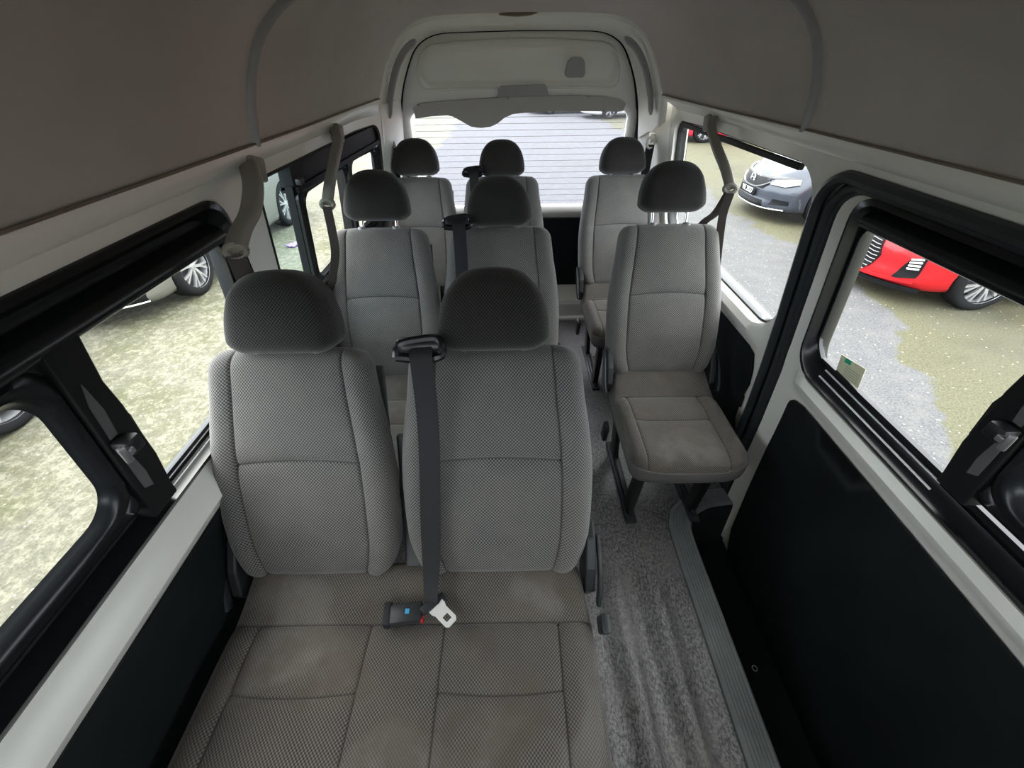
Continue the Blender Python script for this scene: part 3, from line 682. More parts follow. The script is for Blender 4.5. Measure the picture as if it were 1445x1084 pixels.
# ------------------------------------------------------------------ seats
def axis(h, sp, fine=()):
    n=int(round(2*h/sp)); a=set(np.round(np.linspace(-h,h,n+1),5))
    for c,w,s in fine:
        k=int(round(2*w/s)); 
        a={x for x in a if abs(x-c)>w}|set(np.round(c+np.linspace(-w,w,k+1),5))
    a={x for x in a if -h<=x<=h}|{-h,h}
    return np.array(sorted(a))
def rbox(hx,hy,hz,r,ax,ay,az,deform,mat,name,parent=None,seam=None,uvmode=None,fm=None):
    """rounded box grown from a gridded cube (front = -y). deform(P,Q)->P ; Q is the original grid position"""
    A=[ax,ay,az]; H=np.array([hx,hy,hz]); idx={}; Q=[]; faces=[]; fuv=[]; fid=[]
    def vid(p):
        k=(round(p[0],5),round(p[1],5),round(p[2],5))
        if k not in idx: idx[k]=len(Q); Q.append(k)
        return idx[k]
    for d in range(3):
        u,v=[(1,2),(0,2),(0,1)][d]
        for sgn in (-1,1):
            for i in range(len(A[u])-1):
                for j in range(len(A[v])-1):
                    q=[]; uvq=[]
                    for a,b in ((i,j),(i+1,j),(i+1,j+1),(i,j+1)):
                        p=[0,0,0]; p[d]=sgn*H[d]; p[u]=A[u][a]; p[v]=A[v][b]; q.append(vid(p))
                        if d==0: uvq.append((p[1]+sgn*hx+.0,p[2]))
                        elif d==1: uvq.append((p[0],p[2]))
                        else: uvq.append((p[0],p[1]+sgn*hz))
                    flip=(sgn>0)==(d==1)
                    if flip: q=q[::-1]; uvq=uvq[::-1]
                    faces.append(q); fuv+=uvq; fid.append((d,sgn))
    Q=np.array(Q); inner=np.clip(Q,-(H-r),(H-r)); D=Q-inner; L=np.linalg.norm(D,axis=1,keepdims=True); L[L==0]=1
    # points on flat faces keep their depth, points in the rounding wrap around it
    Dn=D/L; P=inner+Dn*r
    P2=deform(P.copy(),Q)
    at=seam(Q) if seam is not None else None
    fmat=None
    if fm: fmat=[fm(d,s) for d,s in fid]
    return mesh_obj(name,P2,faces,mat,parent,True,fmat,fuv,at,angle=None)
def gauss(x,s): return np.exp(-(x/s)**2)

LB_=.63   # backrest length along the slope
def make_backrest_mesh(parent,xc):
    hx,hy,hz=.222,.050,LB_/2
    ax=axis(hx,.012,((-.148,.012,.0022),(.148,.012,.0022)))
    az=axis(hz,.012,((.025,.018,.0022),)); ay=axis(hy,.02)
    hs=lambda x: .030+.010*(1-(x/.15)**2)     # bowed cross seam
    def deform(P,Q):
        x,y,z=P[:,0].copy(),P[:,1].copy(),P[:,2].copy()
        t=(z+hz)/(2*hz)
        w=1+.045*np.sin(np.clip(t*1.25,0,1)*math.pi)-.13*np.clip((t-.45)/.55,0,1)**1.5-.13*np.clip((.20-t)/.20,0,1)**1.6
        front=np.clip((.02-y)/.05,0,1)
        g=np.zeros_like(x)
        inside=np.abs(Q[:,0])<.15
        for c in (-.148,.148): g+=.0045*gauss(Q[:,0]-c,.0035)+.004*gauss(Q[:,0]-c,.014)
        g+=np.where(inside,.004*gauss(Q[:,2]-hs(Q[:,0]),.0035)+.004*gauss(Q[:,2]-hs(Q[:,0]),.015),0)
        bol=.014*np.exp(-((np.abs(x)-.185)/.035)**2)*np.clip(1.3-t,0,1)
        belly=.012*np.clip(1-(x/.15)**2,0,1)*(np.clip(1-np.abs(z+.14)/.17,0,1)+.6*np.clip(1-np.abs(z-.17)/.15,0,1))
        curve=.030*(np.abs(t-.42)/.58)**2       # shallow concave side profile: top and bottom go back
        y=y-front*(bol+belly-g)+curve*.6
        y=np.where(y>0,y*(1-.35*t),y)
        z=z-.012*(np.abs(x)/hx)**3*np.clip(t-.6,0,1)*2.0+.006*np.where(t<.2,-(1-(x/hx)**2),0)
        return np.stack([x*w,y,z],1)
    def seam(Q):
        s=np.zeros(len(Q)); f=Q[:,1]<.0
        for c in (-.148,.148): s=np.maximum(s,gauss(Q[:,0]-c,.0022)*f)
        s=np.maximum(s,np.where(np.abs(Q[:,0])<.147,gauss(Q[:,2]-hs(Q[:,0]),.0020),0)*f)
        return s
    return rbox(hx,hy,hz,.042,ax,ay,az,deform,M['fabric'],'backrest',parent,seam)
def make_headrest_mesh(parent):
    hx,hy,hz=.131,.058,.094
    ax=axis(hx,.012); ay=axis(hy,.012); az=axis(hz,.010)
    def deform(P,Q):
        x,y,z=P[:,0].copy(),P[:,1].copy(),P[:,2].copy(); t=(z+hz)/(2*hz)
        w=1.0-.23*np.clip((t-.25)/.75,0,1)**2.0
        w=w-.10*np.clip((.18-t)/.18,0,1)
        z=z-.034*(np.abs(x)/hx)**2.6*t
        y=np.where(y>0,y*(1-.25*t),y*(1-.15*t**2))-.008*np.clip(1-(x/hx)**2,0,1)*np.where(y<0,1,0)
        y=y+.012*t
        return np.stack([x*w,y,z],1)
    def seam(Q):
        return gauss(np.abs(Q[:,0])-.118,.0015)*0
    return rbox(hx,hy,hz,.040,ax,ay,az,deform,M['fabric_head'],'headrest',parent,seam)
RECL=math.atan(.40)
def seat_back(root,xc,y0ff,hr_up,proto,sx=1.0):
    """backrest + headrest placed on root; local y=0 is the cushion/back junction"""
    # front plane passes (y=.093,z=.805); centre of the pad
    ca,sa=math.cos(RECL),math.sin(RECL)
    cz=.776; cy=.093+.40*(cz-.805)
    nrm=Vector((0,ca,-sa))                    # into the pad
    c=Vector((xc,cy,cz))+nrm*.052
    if proto is None:
        b=make_backrest_mesh(root,xc); h=make_headrest_mesh(root)
    else:
        b=proto[0].copy(); h=proto[1].copy()
        for o in (b,h): COL.objects.link(o); o.parent=root
    b.scale=(sx,1,1); b.location=c; b.rotation_euler=(-RECL,0,0)
    up=Vector((0,sa,ca))
    hz_=LB_/2+.092+hr_up
    hc=c+up*hz_+nrm*(-.002)
    h.location=hc; h.rotation_euler=(-RECL+.06,0,0)
    for s in (-1,1):
        mb=MB(); p0=Vector((s*.070,0,-.085)); mb.tube([p0+Vector((0,.004,.03)),p0+Vector((0,.004,-.10))],.0062,10); po=mb.build('post',M['chrome'],h)
        g=MB(); a=c+up*(LB_/2-.006)+Vector((s*.070,0,0))+nrm*.0
        g.tube([a-up*.01,a+up*.006,a+up*.010],[.019,.017,.012],12,up=(0,1,0)); go=g.build('post_guide',plain('grey_guide_cap',(.20,.21,.21),.35) if 'cap' not in M else M['cap'],b)
        if 'cap' not in M: M['cap']=go.data.materials[0]
        go.matrix_parent_inverse=(Matrix.Translation(b.location)@Matrix.Rotation(-RECL,4,'X')@Matrix.Diagonal((sx,1,1,1))).inverted()
    return b,h

def make_cushion(root,x0,x1,seams,inserts,mat):
    """seat cushion, y from -.52 (front) to .03, top at .44"""
    xm=(x0+x1)/2; hx=(x1-x0)/2; hy=.275; hz=.062; ym=-.245
    ax=axis(hx,.016,tuple((s-xm,.012,.0024) for s in seams)); ay=axis(hy,.014,((-.275-ym-.004,.018,.0024),(-.125-ym,.014,.0024))); az=axis(hz,.02)
    def tr(x): # bowed transverse seam
        r=np.full_like(x,-.275-ym)
        for a,b in inserts:
            m=(x+xm>a)&(x+xm<b); cc=(a+b)/2-xm; hw=(b-a)/2
            r=np.where(m,-.275-ym-.012*(1-((x-cc)/hw)**2),r)
        return r
    def inside(x):
        m=np.zeros(len(x),bool)
        for a,b in inserts: m|=(x+xm>a)&(x+xm<b)
        return m
    def deform(P,Q):
        x,y,z=P[:,0].copy(),P[:,1].copy(),P[:,2].copy()
        top=np.clip((z+.0)/.05,0,1); yy=y+ym
        ins=inside(x)
        g=np.zeros_like(x)
        for s in seams: g+=(.004*gauss(Q[:,0]+xm-s,.0035)+.004*gauss(Q[:,0]+xm-s,.014))*(yy<-.125)
        g+=np.where(ins,.004*gauss(Q[:,1]-tr(Q[:,0]),.0035)+.004*gauss(Q[:,1]-tr(Q[:,0]),.016),0)
        g+=.004*gauss(Q[:,1]-(-.125-ym),.0035)+.006*gauss(Q[:,1]-(-.125-ym),.02)
        hump=.055*np.clip((yy+.115)/.11,0,1)**1.2
        pil=np.zeros_like(x)
        for a,b in inserts:
            cc=(a+b)/2-xm; hw=(b-a)/2; pil+=.010*np.clip(1-((x-cc)/hw)**2,0,1)*np.clip((-.10-yy)/.1,0,1)
        edge=.010*np.exp(-((np.abs(x)-(hx-.045))/.035)**2)*np.clip((-.10-yy)/.1,0,1)
        droop=.018*np.clip((-.42-yy)/.10,0,1)**2
        z=z+top*(hump+pil+edge-g)-droop*top
        z=z+ (1-top)*.0 + .03*np.clip((-.35-yy)/.17,0,1)*(z<0)*0
        # front corners rounder in plan, rear narrower
        k=np.clip((-.40-yy)/.12,0,1)**2; y2=y+.045*k*(np.abs(x)/hx)**4
        w=1-.035*np.clip((yy+.12)/.12,0,1)
        return np.stack([x*w,y2,z],1)
    def seam(Q):
        s=np.zeros(len(Q)); tp=(Q[:,2]>0.0)|(Q[:,1]<-hy+.002)
        for q in seams: s=np.maximum(s,gauss(Q[:,0]+xm-q,.0022)*(Q[:,1]+ym<-.125)*(Q[:,2]>.03))
        s=np.maximum(s,np.where(inside(Q[:,0]),gauss(Q[:,1]-tr(Q[:,0]),.0020),0)*(Q[:,2]>.03))
        s=np.maximum(s,gauss(Q[:,1]-(-.125-ym),.0022)*(Q[:,2]>.03))
        return s
    o=rbox(hx,hy,hz,.045,ax,ay,az,deform,[mat,M['vinyl']],'cushion',root,seam)
    # the front band below the welt is a plain vinyl
    me=o.data
    for p in me.polygons:
        c=p.center
        if c.z<.020: p.material_index=1
    o.location=(xm,ym,.380)
    # welt piping
    mb=MB(); P=[]
    co=np.array([v.co[:] for v in me.vertices])
    zt=.019
    ring=[]
    for k in range(0,41):
        x=-hx+2*hx*k/40
        m=np.abs(co[:,0]-x)+np.abs(co[:,2]-zt)*1.2+np.where(co[:,1]>-.2,9,0); ring.append(co[m.argmin()])
    pts=[Vector((a[0],a[1]-.0008,zt)) for a in ring]
    mb.tube(pts,.0022,6); mb.build('welt',M['vinyl'],o)
    return o

def recliner(root,x,s,big=True):
    """side cover with lever and belt anchor; s is the outward direction"""
    mb=MB(); poly=[(-.03,.39),(-.055,.45),(-.03,.52),(.02,.585),(.065,.60),(.085,.56),(.07,.48),(.05,.40),(.01,.375)]
    mb.prism(poly,lambda a,b,o: (x+s*o,a,b),-.004,.022); c=mb.build('recliner_cover',M['plastic'],root,smooth=False)
    bv=c.modifiers.new('b','BEVEL'); bv.width=.006; bv.segments=3
    mb=MB(); mb.strap(spline([Vector((x+s*.030,.045,.565)),Vector((x+s*.034,-.01,.52)),Vector((x+s*.034,-.055,.46)),Vector((x+s*.03,-.075,.425))],5),.030,.012,(0,.75,-.66),rounded=True)
    mb.build('recliner_lever',M['seal'],c)
def stalk(root,x,s,y=-.13,z=.43):
    mb=MB(); mb.box((x+s*.022,y,z),(.022,.045,.075),Matrix.Rotation(.35,3,'X'),.006); o=mb.build('belt_anchor',M['plastic'],root)
def leg_frame(root,x):
    mb=MB()
    mb.box((x,-.40,.17),(.030,.055,.33),Matrix.Rotation(.12,3,'X'),.002)
    mb.box((x,-.03,.17),(.022,.075,.33),Matrix.Rotation(-.25,3,'X'),.002)
    mb.box((x,-.21,.325),(.014,.46,.035),None,.003)
    mb.build('leg',M['black'],root)
    mb=MB(); mb.box((x,-.215,.010),(.045,.48,.016),None,.004); mb.box((x,-.215,.024),(.016,.44,.020),None,.003)
    mb.tube([(x,-.37,.018),(x,-.37,.034)],.013,8); mb.tube([(x,-.06,.018),(x,-.06,.034)],.013,8)
    mb.build('floor_rail',M['seal'],root)
PROTO=None
def bench(y0,ups):
    root=empty('bench_seat',(0,y0,0))
    global PROTO
    b1=seat_back(root,-.630,0,ups[0],PROTO)
    if PROTO is None: PROTO=b1
    seat_back(root,-.136,0,ups[1],PROTO,1.065)
    make_cushion(root,-.838,.108,(-.757,-.467,-.278,.015),((-.757,-.467),(-.278,.015)),M['fabric_seat'])
    # centre plastic cover between the two backrests
    mb=MB(); mb.strap([(-.372,.18,.82),(-.372,.085,.60),(-.372,.030,.50),(-.370,-.005,.475)],.052,.022,(1,0,0),rounded=True); mb.build('centre_hinge_cover',M['plastic'],root)
    # back shells
    for xc in (-.612,-.136):
        mb=MB(); mb.box((xc,.215,.745),(.36,.012,.46),Matrix.Rotation(-RECL,3,'X'),.004); mb.build('back_shell',M['plastic'],root)
    recliner(root,.100,1); stalk(root,.112,1)
    recliner(root,-.838,-1)
    # belt guide loop at the shoulder of the middle place
    mb=MB(); cx=-.302; a=Vector((cx,.190,1.085))
    L=[(-.050,-.014),(-.046,.006),(-.030,.018),(.030,.026),(.046,.020),(.052,.002),(.044,-.014),(0,-.018)]
    pts=spline([Vector((cx+u,.178+w_*.5,1.082+w_*.9)) for u,w_ in L]+[Vector((cx-.050,.171,1.070))],4); mb.tube(pts,.0105,8,cap=False); 
    mb.box((cx,.196,1.084),(.104,.045,.034),Matrix.Rotation(-.3,3,'X'),.008)
    mb.build('belt_guide',M['gloss'],root)
    # buckle
    mb=MB(); mb.box((-.372,-.118,.478),(.082,.050,.026),Matrix.Rotation(.12,3,'Z'),.008); bk=mb.build('buckle',M['plastic'],root)
    mb=MB(); mb.box((-.420,-.118,.472),(.022,.062,.030),Matrix.Rotation(.12,3,'Z'),.008); mb.build('buckle_strap',M['webbing'],bk)
    mb=MB(); mb.box((-.368,-.118,.4925),(.010,.012,.0014),None,0); mb.build('blue_sticker',plain('blue_dot',(.05,.35,.65),.4),bk)
    mb=MB(); mb.box((-.330,-.128,.476),(.006,.022,.014),None,.001); mb.build('release_button',plain('red_button',(.6,.02,.03),.4),bk)
    for x in (.045,-.60): leg_frame(root,x)
    return root
def single(y0,up):
    root=empty('jump_seat',(.560,y0,0))
    seat_back(root,.000,0,up,PROTO,1.04)
    make_cushion(root,-.220,.222,(-.165,.135),((-.165,.135),),M['fabric_seat'])
    mb=MB(); mb.box((-.004,.215,.745),(.36,.012,.46),Matrix.Rotation(-RECL,3,'X'),.004); mb.build('back_shell',M['plastic'],root)
    recliner(root,-.215,-1); recliner(root,.215,1)
    mb=MB(); mb.box((-.244,-.165,.275),(.022,.05,.10),Matrix.Rotation(.25,3,'X'),.008); mb.build('belt_anchor',M['plastic'],root)
    for x in (-.150,.12): leg_frame(root,x)
    mb=MB(); mb.box((-.015,-.21,.335),(.30,.40,.03),None,.005); mb.build('seat_pan',M['black'],root)
    return root
b1=bench(.62,(-.004,-.004)); tag(b1,'grey woven double bench seat nearest the camera, dark headrests','bench seat','double bench seats on the left')
b2=bench(1.53,(.028,.0)); tag(b2,'grey double bench seat in the middle row, left headrest raised on posts','bench seat','double bench seats on the left')
b3=bench(2.45,(.012,.0)); tag(b3,'grey double bench seat in the last row, in front of the rear window','bench seat','double bench seats on the left')
s1=single(1.53,.045); tag(s1,'single grey seat beside the sliding door, full stained cushion visible','single seat','single seats on the right')
s2=single(2.45,.004); tag(s2,'single grey seat in the last row, behind the other single seat','single seat','single seats on the right')

# ------------------------------------------------------------------ belts
def mid_belt(y0,label,full=True):
    root=empty('seat_belt',(-.30,y0,.5)); tag(root,label,'seat belt','belts over the middle backrests')
    o_=Vector((-.30,y0,.5))
    front=[(-.296,.170,1.092),(-.293,.150,1.075),(-.290,.120,.985),(-.291,.093,.90),(-.296,.058,.80),(-.302,.020,.70),(-.307,-.022,.60),(-.311,-.055,.535),(-.311,-.082,.505),(-.308,-.100,.488)]
    mb=MB(); P=spline([Vector(p)-Vector((-.30,0,.5)) for p in front],4)
    n=len(P); ws=[.050 if i<n*.6 else .050-.020*((i-n*.6)/(n*.4)) for i in range(n)]
    sides=[(1,0,0) if i<n*.6 else (1,-.5*((i-n*.6)/(n*.4)),0) for i in range(n)]
    mb.strap(P,ws,.0022,sides); mb.build('webbing',M['webbing'],root)
    mb=MB(); c=Vector((-.005,-.098,-.013))
    R=Matrix.Rotation(math.radians(42),3,'Z')@Matrix.Rotation(.15,3,'Y')
    hd=MB(); hd.box(c,(.072,.024,.014),R,.005); hd.build('tongue_cover',M['plastic'],root)
    # plate with a slot
    outer=[(-.016,-.004),(.016,-.004),(.016,-.012),(.013,-.020),(.013,-.050),(.009,-.056),(-.009,-.056),(-.013,-.050),(-.013,-.020),(-.016,-.012)]
    hole=[(-.006,-.032),(.006,-.032),(.006,-.046),(-.006,-.046)]
    R2_=Matrix.Rotation(math.radians(48),3,'Z')
    tg=solid_skin('tongue_plate',[(a*1.35,b*1.25) for a,b in outer],[[(a*1.35,b*1.25) for a,b in hole]],.02,lambda a,b,o: tuple(c+R2_@Vector((a,b-.004,o))),.004,M['steel'],root)
    return root
mid_belt(.62,'dark lap and shoulder belt hanging down the nearest middle backrest, tongue on the cushion')
mid_belt(1.53,'dark belt over the shoulder of the middle-row backrest, lower end hidden')
mid_belt(2.45,'dark belt over the last-row middle backrest before the rear window')
def wall_belt(s,P,web,label,wide=.042):
    o_=Vector(P[0]); root=empty('shoulder_belt',o_); tag(root,label,'seat belt')
    Q=[Vector(p)-o_ for p in P]
    mb=MB(); S=spline(Q,6); mb.strap(S,wide,.028,(.85,-s*.35,.30),rounded=True); mb.build('arm',M['arm'],root)
    mb=MB(); mb.box(Vector((s*.012,.006,-.002)),(.085,.062,.062),Matrix.Rotation(-.3,3,'X'),.008); mb.build('mount',M['arm'],root)
    e=Q[-1]; mb=MB()
    ringp=[e+Vector((.019*math.cos(a),-s*.008*math.cos(a),-.004+.015*math.sin(a))) for a in [k*math.pi/8 for k in range(17)]]
    mb.tube(ringp,.0080,8,cap=False,up=(0,1,0)); mb.build('ring',M['arm'],root)
    for k,wp in enumerate(web):
        mb=MB(); mb.strap(spline([Vector(p)-o_ for p in wp],6),[wide*.85]*((len(wp)-1)*6+1),.0025,(.9,-s*.40,0)); mb.build('webbing',M['web_brown'],root)
    return root
wall_belt(-1,[(-.800,1.275,1.365),(-.765,1.215,1.376),(-.728,1.135,1.350),(-.716,1.065,1.312),(-.716,1.00,1.288),(-.716,.952,1.262)],
   [[(-.716,.945,1.250),(-.722,.950,1.15),(-.745,.965,.95),(-.80,.95,.60),(-.85,.93,.25)],[(-.716,.950,1.250),(-.735,.975,1.15),(-.775,.985,.95),(-.83,.965,.5),(-.86,.95,.15)]],
   'taupe plastic belt arm on the left pillar above the nearest headrest',.046)
wall_belt(-1,[(-.800,1.985,1.362),(-.770,1.925,1.378),(-.742,1.845,1.352),(-.739,1.76,1.308),(-.739,1.67,1.255),(-.739,1.585,1.196)],
   [[(-.739,1.575,1.185),(-.742,1.570,1.10),(-.752,1.570,1.02),(-.80,1.60,.91),(-.855,1.66,.78),(-.868,1.75,.4)]],
   'taupe plastic belt arm hanging across the left rear window',.036)
wall_belt(1,[(.800,2.165,1.362),(.775,2.10,1.378),(.742,2.02,1.352),(.739,1.92,1.300),(.739,1.80,1.248),(.739,1.715,1.198)],
   [[(.739,1.705,1.180),(.742,1.72,1.10),(.765,1.74,1.0),(.80,1.77,.88),(.832,1.80,.77),(.858,1.83,.4)],[(.735,1.710,1.180),(.735,1.77,1.09),(.725,1.86,1.0),(.73,1.90,.8)]],
   'taupe plastic belt arm hanging across the right rear window',.036)
for s,nm in ((-1,'left'),(1,'right')):
    x=s*.735+(-.02 if s>0 else -.03); root=empty('belt_ring',(x,2.78,1.20)); tag(root,'cream belt guide ring and dark webbing on the rear %s corner pillar'%nm,'seat belt')
    mb=MB(); mb.tube([(.022*math.cos(a),-.025,.028*math.sin(a)) for a in [k*math.pi/8 for k in range(17)]],.008,8,cap=False,up=(0,1,0)); mb.box((s*.01,0,.02),(.03,.045,.05),None,.008); mb.build('guide',M['paint'],root)
    mb=MB(); mb.strap([(0,-.028,-.01),(-s*.005,-.034,-.12),(-s*.01,-.03,-.30),(0,-.02,-.9)],.046,.0025,(1,-.2,0)); mb.build('webbing',M['webbing'],root)

# sticker on the door window
root=empty('window_sticker',(.8735,.982,.876)); tag(root,'small cream printed sticker low in the corner of the door window','sticker')
def stm(a,b,o=0): return (-.0935*(b)+.002-o+.0,a,b)
mb=MB(); mb.prism([(-.052,-.028),(.045,-.034),(.050,.020),(-.046,.036)],lambda a,b,o: stm(a,b,o),0,.0008); mb.build('paper',plain('cream_paper',(.72,.70,.48),.6),root,smooth=False)
mb=MB(); mb.prism([(.005,.012),(.030,.008),(.030,.022),(.006,.026)],lambda a,b,o: stm(a,b,o),.0009,.0014); mb.build('green_mark',plain('green_print',(.03,.42,.25),.5),root,smooth=False)
mb=MB()
for k in range(5): mb.prism([(-.040,.006-k*.007),(.018,.000-k*.007),(.018,.0018-k*.007),(-.040,.0078-k*.007)],lambda a,b,o: stm(a,b,o),.0009,.0013)
mb.build('print_lines',plain('grey_print',(.35,.35,.28),.6),root,smooth=False)

# ------------------------------------------------------------------ outside: ground and cars
GZ=-.62
mb=MB(); gv=[]; 
mb.add([(-90,-60,GZ),(90,-60,GZ),(90,140,GZ),(-90,140,GZ)],[(0,1,2,3)]); g=mb.build('ground',M['ground'],smooth=False); tag(g,'yard of grey asphalt between mossy concrete strips',kind='structure')

def car_paint(name,c,metal=.3,rough=.28): return plain(name,c,rough,metal,.35,.35)
HC=.36
def build_car(name,label,cat,paint,loc,rz,L=4.5,w=.89,style='sedan',group=None,nspoke=5,face=True,htop=.95):
    root=empty(name,loc,rz); tag(root,label,cat,group)
    ztop=1.0; z0=.17; hz=(ztop-z0)/2; zm=(ztop+z0)/2
    def hood(u):   # height of the lower body top at distance u from the front
        u=np.asarray(u,float)
        return np.interp(u,[0,.12,.5,1.25,1.7,L-1.0,L-.1,L],[htop-.22,htop-.13,htop-.04,htop+.05,htop+.10,htop+.13,htop+.08,htop-.03])
    def dfm(P):
        P=np.atleast_2d(P).astype(float); x,y,z=P[:,0],P[:,1],P[:,2]; u=-x
        fw=np.clip(1-u/1.3,0,1)**1.2; rw=np.clip(1-(L-u)/1.0,0,1)**1.2
        k=(np.abs(y)/w)**2.6
        xo=x-.36*k*fw+.22*k*rw
        t=(z-z0)/(ztop-z0)
        xo=xo-.16*np.clip((t-.55)/.45,0,1)**1.6*fw-.05*np.clip((.22-t)/.22,0,1)*fw+.05*fw*np.exp(-((t-.12)/.1)**2)
        zo=z0+t*(hood(u)-z0)
        yo=y*(1-.07*np.clip((t-.55)/.45,0,1)**1.5)*(1-.035*np.clip((.3-t)/.3,0,1))
        yo=yo*(1-.08*fw**2)
        zo=zo+ .03*np.clip(t-.8,0,1)/.2*(1-(y/w)**2)
        return np.stack([xo,yo,zo],1)
    ax=axis(L/2,.11); ay=axis(w,.075); az=axis(hz,.075)
    # arches cut later
    def deform(P,Q):
        P=P+np.array([-L/2,0,zm]); return dfm(P)
    body=rbox(L/2,w,hz,.075,ax,ay,az,deform,[paint,M['dark']],'body',root)
    axf=-.90; axr=-.90-2.62 if L>4.2 else -.85-2.5
    cut=MB()
    for xw in (axf,axr):
        for s in (-1,1):
            cut.loft([[(xw+HC*math.cos(a),s*(w-.26),.335+HC*math.sin(a)) for a in [k*math.pi/14 for k in range(28)]],[(xw+HC*math.cos(a),s*(w+.2),.335+HC*math.sin(a)) for a in [k*math.pi/14 for k in range(28)]]],cap=True)
    co=cut.build('cutter',M['dark'],None)
    co.matrix_world=Matrix.Identity(4)
    body.parent=None
    md=body.modifiers.new('cut','BOOLEAN'); md.operation='DIFFERENCE'; md.object=co; md.solver='EXACT'
    bpy.context.view_layer.update()
    dg=bpy.context.evaluated_depsgraph_get(); nm=bpy.data.meshes.new_from_object(body.evaluated_get(dg))
    body.modifiers.clear(); body.data=nm; bpy.data.objects.remove(co,do_unlink=True)
    nm.set_sharp_from_angle(angle=math.radians(45)); body.parent=root
    # cabin
    cw=w*.80
    def cab(P,Q):
        x,y,z=P[:,0].copy(),P[:,1].copy(),P[:,2].copy(); t=np.clip((z+.26)/.52,0,1)
        x=np.where(x>0,x*(1.0-.42*t),x*(1-.30*t)); y=y*(1-.20*t); z=z+.03*t*(1-(y/cw)**2)
        return np.stack([x-L*.53,y,z+htop+.28],1)
    rbox(L*.30,cw,.26,.05,axis(L*.30,.15),axis(cw,.12),axis(.26,.06),cab,M['carglass'],'cabin_glass',root)
    def rf(P,Q):
        x,y,z=P[:,0],P[:,1],P[:,2]; return np.stack([x-L*.50,y,z+htop+.545+.03*(1-(y/.6)**2)],1)
    rbox(L*.19,cw*.80,.025,.022,axis(L*.19,.2),axis(cw*.8,.15),axis(.025,.02),rf,paint,'roof',root)
    # wheels
    for xw in (axf,axr):
        for s in (-1,1):
            wh=empty('wheel',(xw,s*(w-.115),.335),0,root)
            mb=MB(); prof=[(.240,-.10),(.252,-.108),(.30,-.110),(.328,-.095),(.335,-.06),(.335,.06),(.328,.095),(.30,.110),(.252,.108),(.240,.10)]
            mb.loft([[(r*math.cos(a),s*y,r*math.sin(a)) for r,y in prof] for a in [k*2*math.pi/36 for k in range(37)]],closed=True)
            mb.build('tyre',M['rubber'],wh,angle=60)
            mb=MB(); pr=[(.246,.108),(.242,.085),(.230,.060),(.226,-.06),(.246,-.1)]
            mb.loft([[(r*math.cos(a),s*y,r*math.sin(a)) for r,y in pr] for a in [k*2*math.pi/36 for k in range(37)]],closed=False)
            for k in range(nspoke):
                for dd in (-.13,.13):
                    a=k*2*math.pi/nspoke+.3; a1=a+dd*.5; a2=a+dd*1.1
                    mb.strap([(.03*math.cos(a1),s*.075,.03*math.sin(a1)),(.12*math.cos(a1),s*.085,.12*math.sin(a1)),(.238*math.cos(a2),s*.078,.238*math.sin(a2))],[.024,.020,.026],.022,(-math.sin(a),0,math.cos(a)))
            mb.tube([(0,s*.05,0),(0,s*.092,0),(0,s*.096,0)],[.042,.040,.02],12); mb.build('rim',M['rim'],wh,angle=40)
            mb=MB(); mb.tube([(0,s*-.02,0),(0,s*.02,0)],.185,20); mb.build('brake_disc',plain('brake_dark',(.05,.05,.055),.5,.6) if 'brk' not in M else M['brk'],wh)
    # facia patches that follow the front surface: poly in (y,z)
    def fr(y,z,o=0.0):
        t=(z-z0)/max(float(hood(.05))-z0,.01); zz=z0+t*(ztop-z0)
        p=dfm([[0,y,zz]])[0]; return (p[0]+o,p[1],z)
    def patch(nm,poly,mat,d=.012,sp=.05,parent=root,both=False):
        for ss in ((1,-1) if both else (1,)):
            q=[(a*ss,b) for a,b in poly]; 
            solid_skin(nm,q,[],sp,lambda a,b,o: fr(a,b,o-.004),d,mat,parent)
    return root,fr,patch
M['carglass']=plain('dark_car_glass',(.02,.025,.03),.05,0,.8)
M['brk']=plain('brake_dark',(.05,.05,.055),.5,.6)
M['lampglass']=plain('headlamp_glass',(0.217,0.231,0.245),.08,.2,.8,1.0)
M['grille']=plain('black_grille',(.005,.0055,.007),.5,0,.15)
M['plate']=plain('black_number_plate',(.004,.004,.005),.5,0,.15)
M['white']=plain('white_plate_letters',(.85,.85,.85),.5)
M['lipblack']=plain('gloss_black_lip',(.006,.007,.008),.3,0,.15)
def text_obj(txt,size,mat,parent,loc,name):
    cu=bpy.data.curves.new(name,'FONT'); cu.body=txt; cu.size=size; cu.align_x='CENTER'; cu.align_y='CENTER'; cu.extrude=.002; cu.offset=.0012
    tmp=bpy.data.objects.new('tmp',cu); COL.objects.link(tmp); bpy.context.view_layer.update()
    me=bpy.data.meshes.new_from_object(tmp.evaluated_get(bpy.context.evaluated_depsgraph_get())); bpy.data.objects.remove(tmp,do_unlink=True)
    me.materials.clear(); me.materials.append(mat); o=bpy.data.objects.new(name,me); COL.objects.link(o); o.parent=parent
    # stand upright facing local +X
    o.rotation_euler=(math.pi/2,0,math.pi/2); o.location=loc; return o

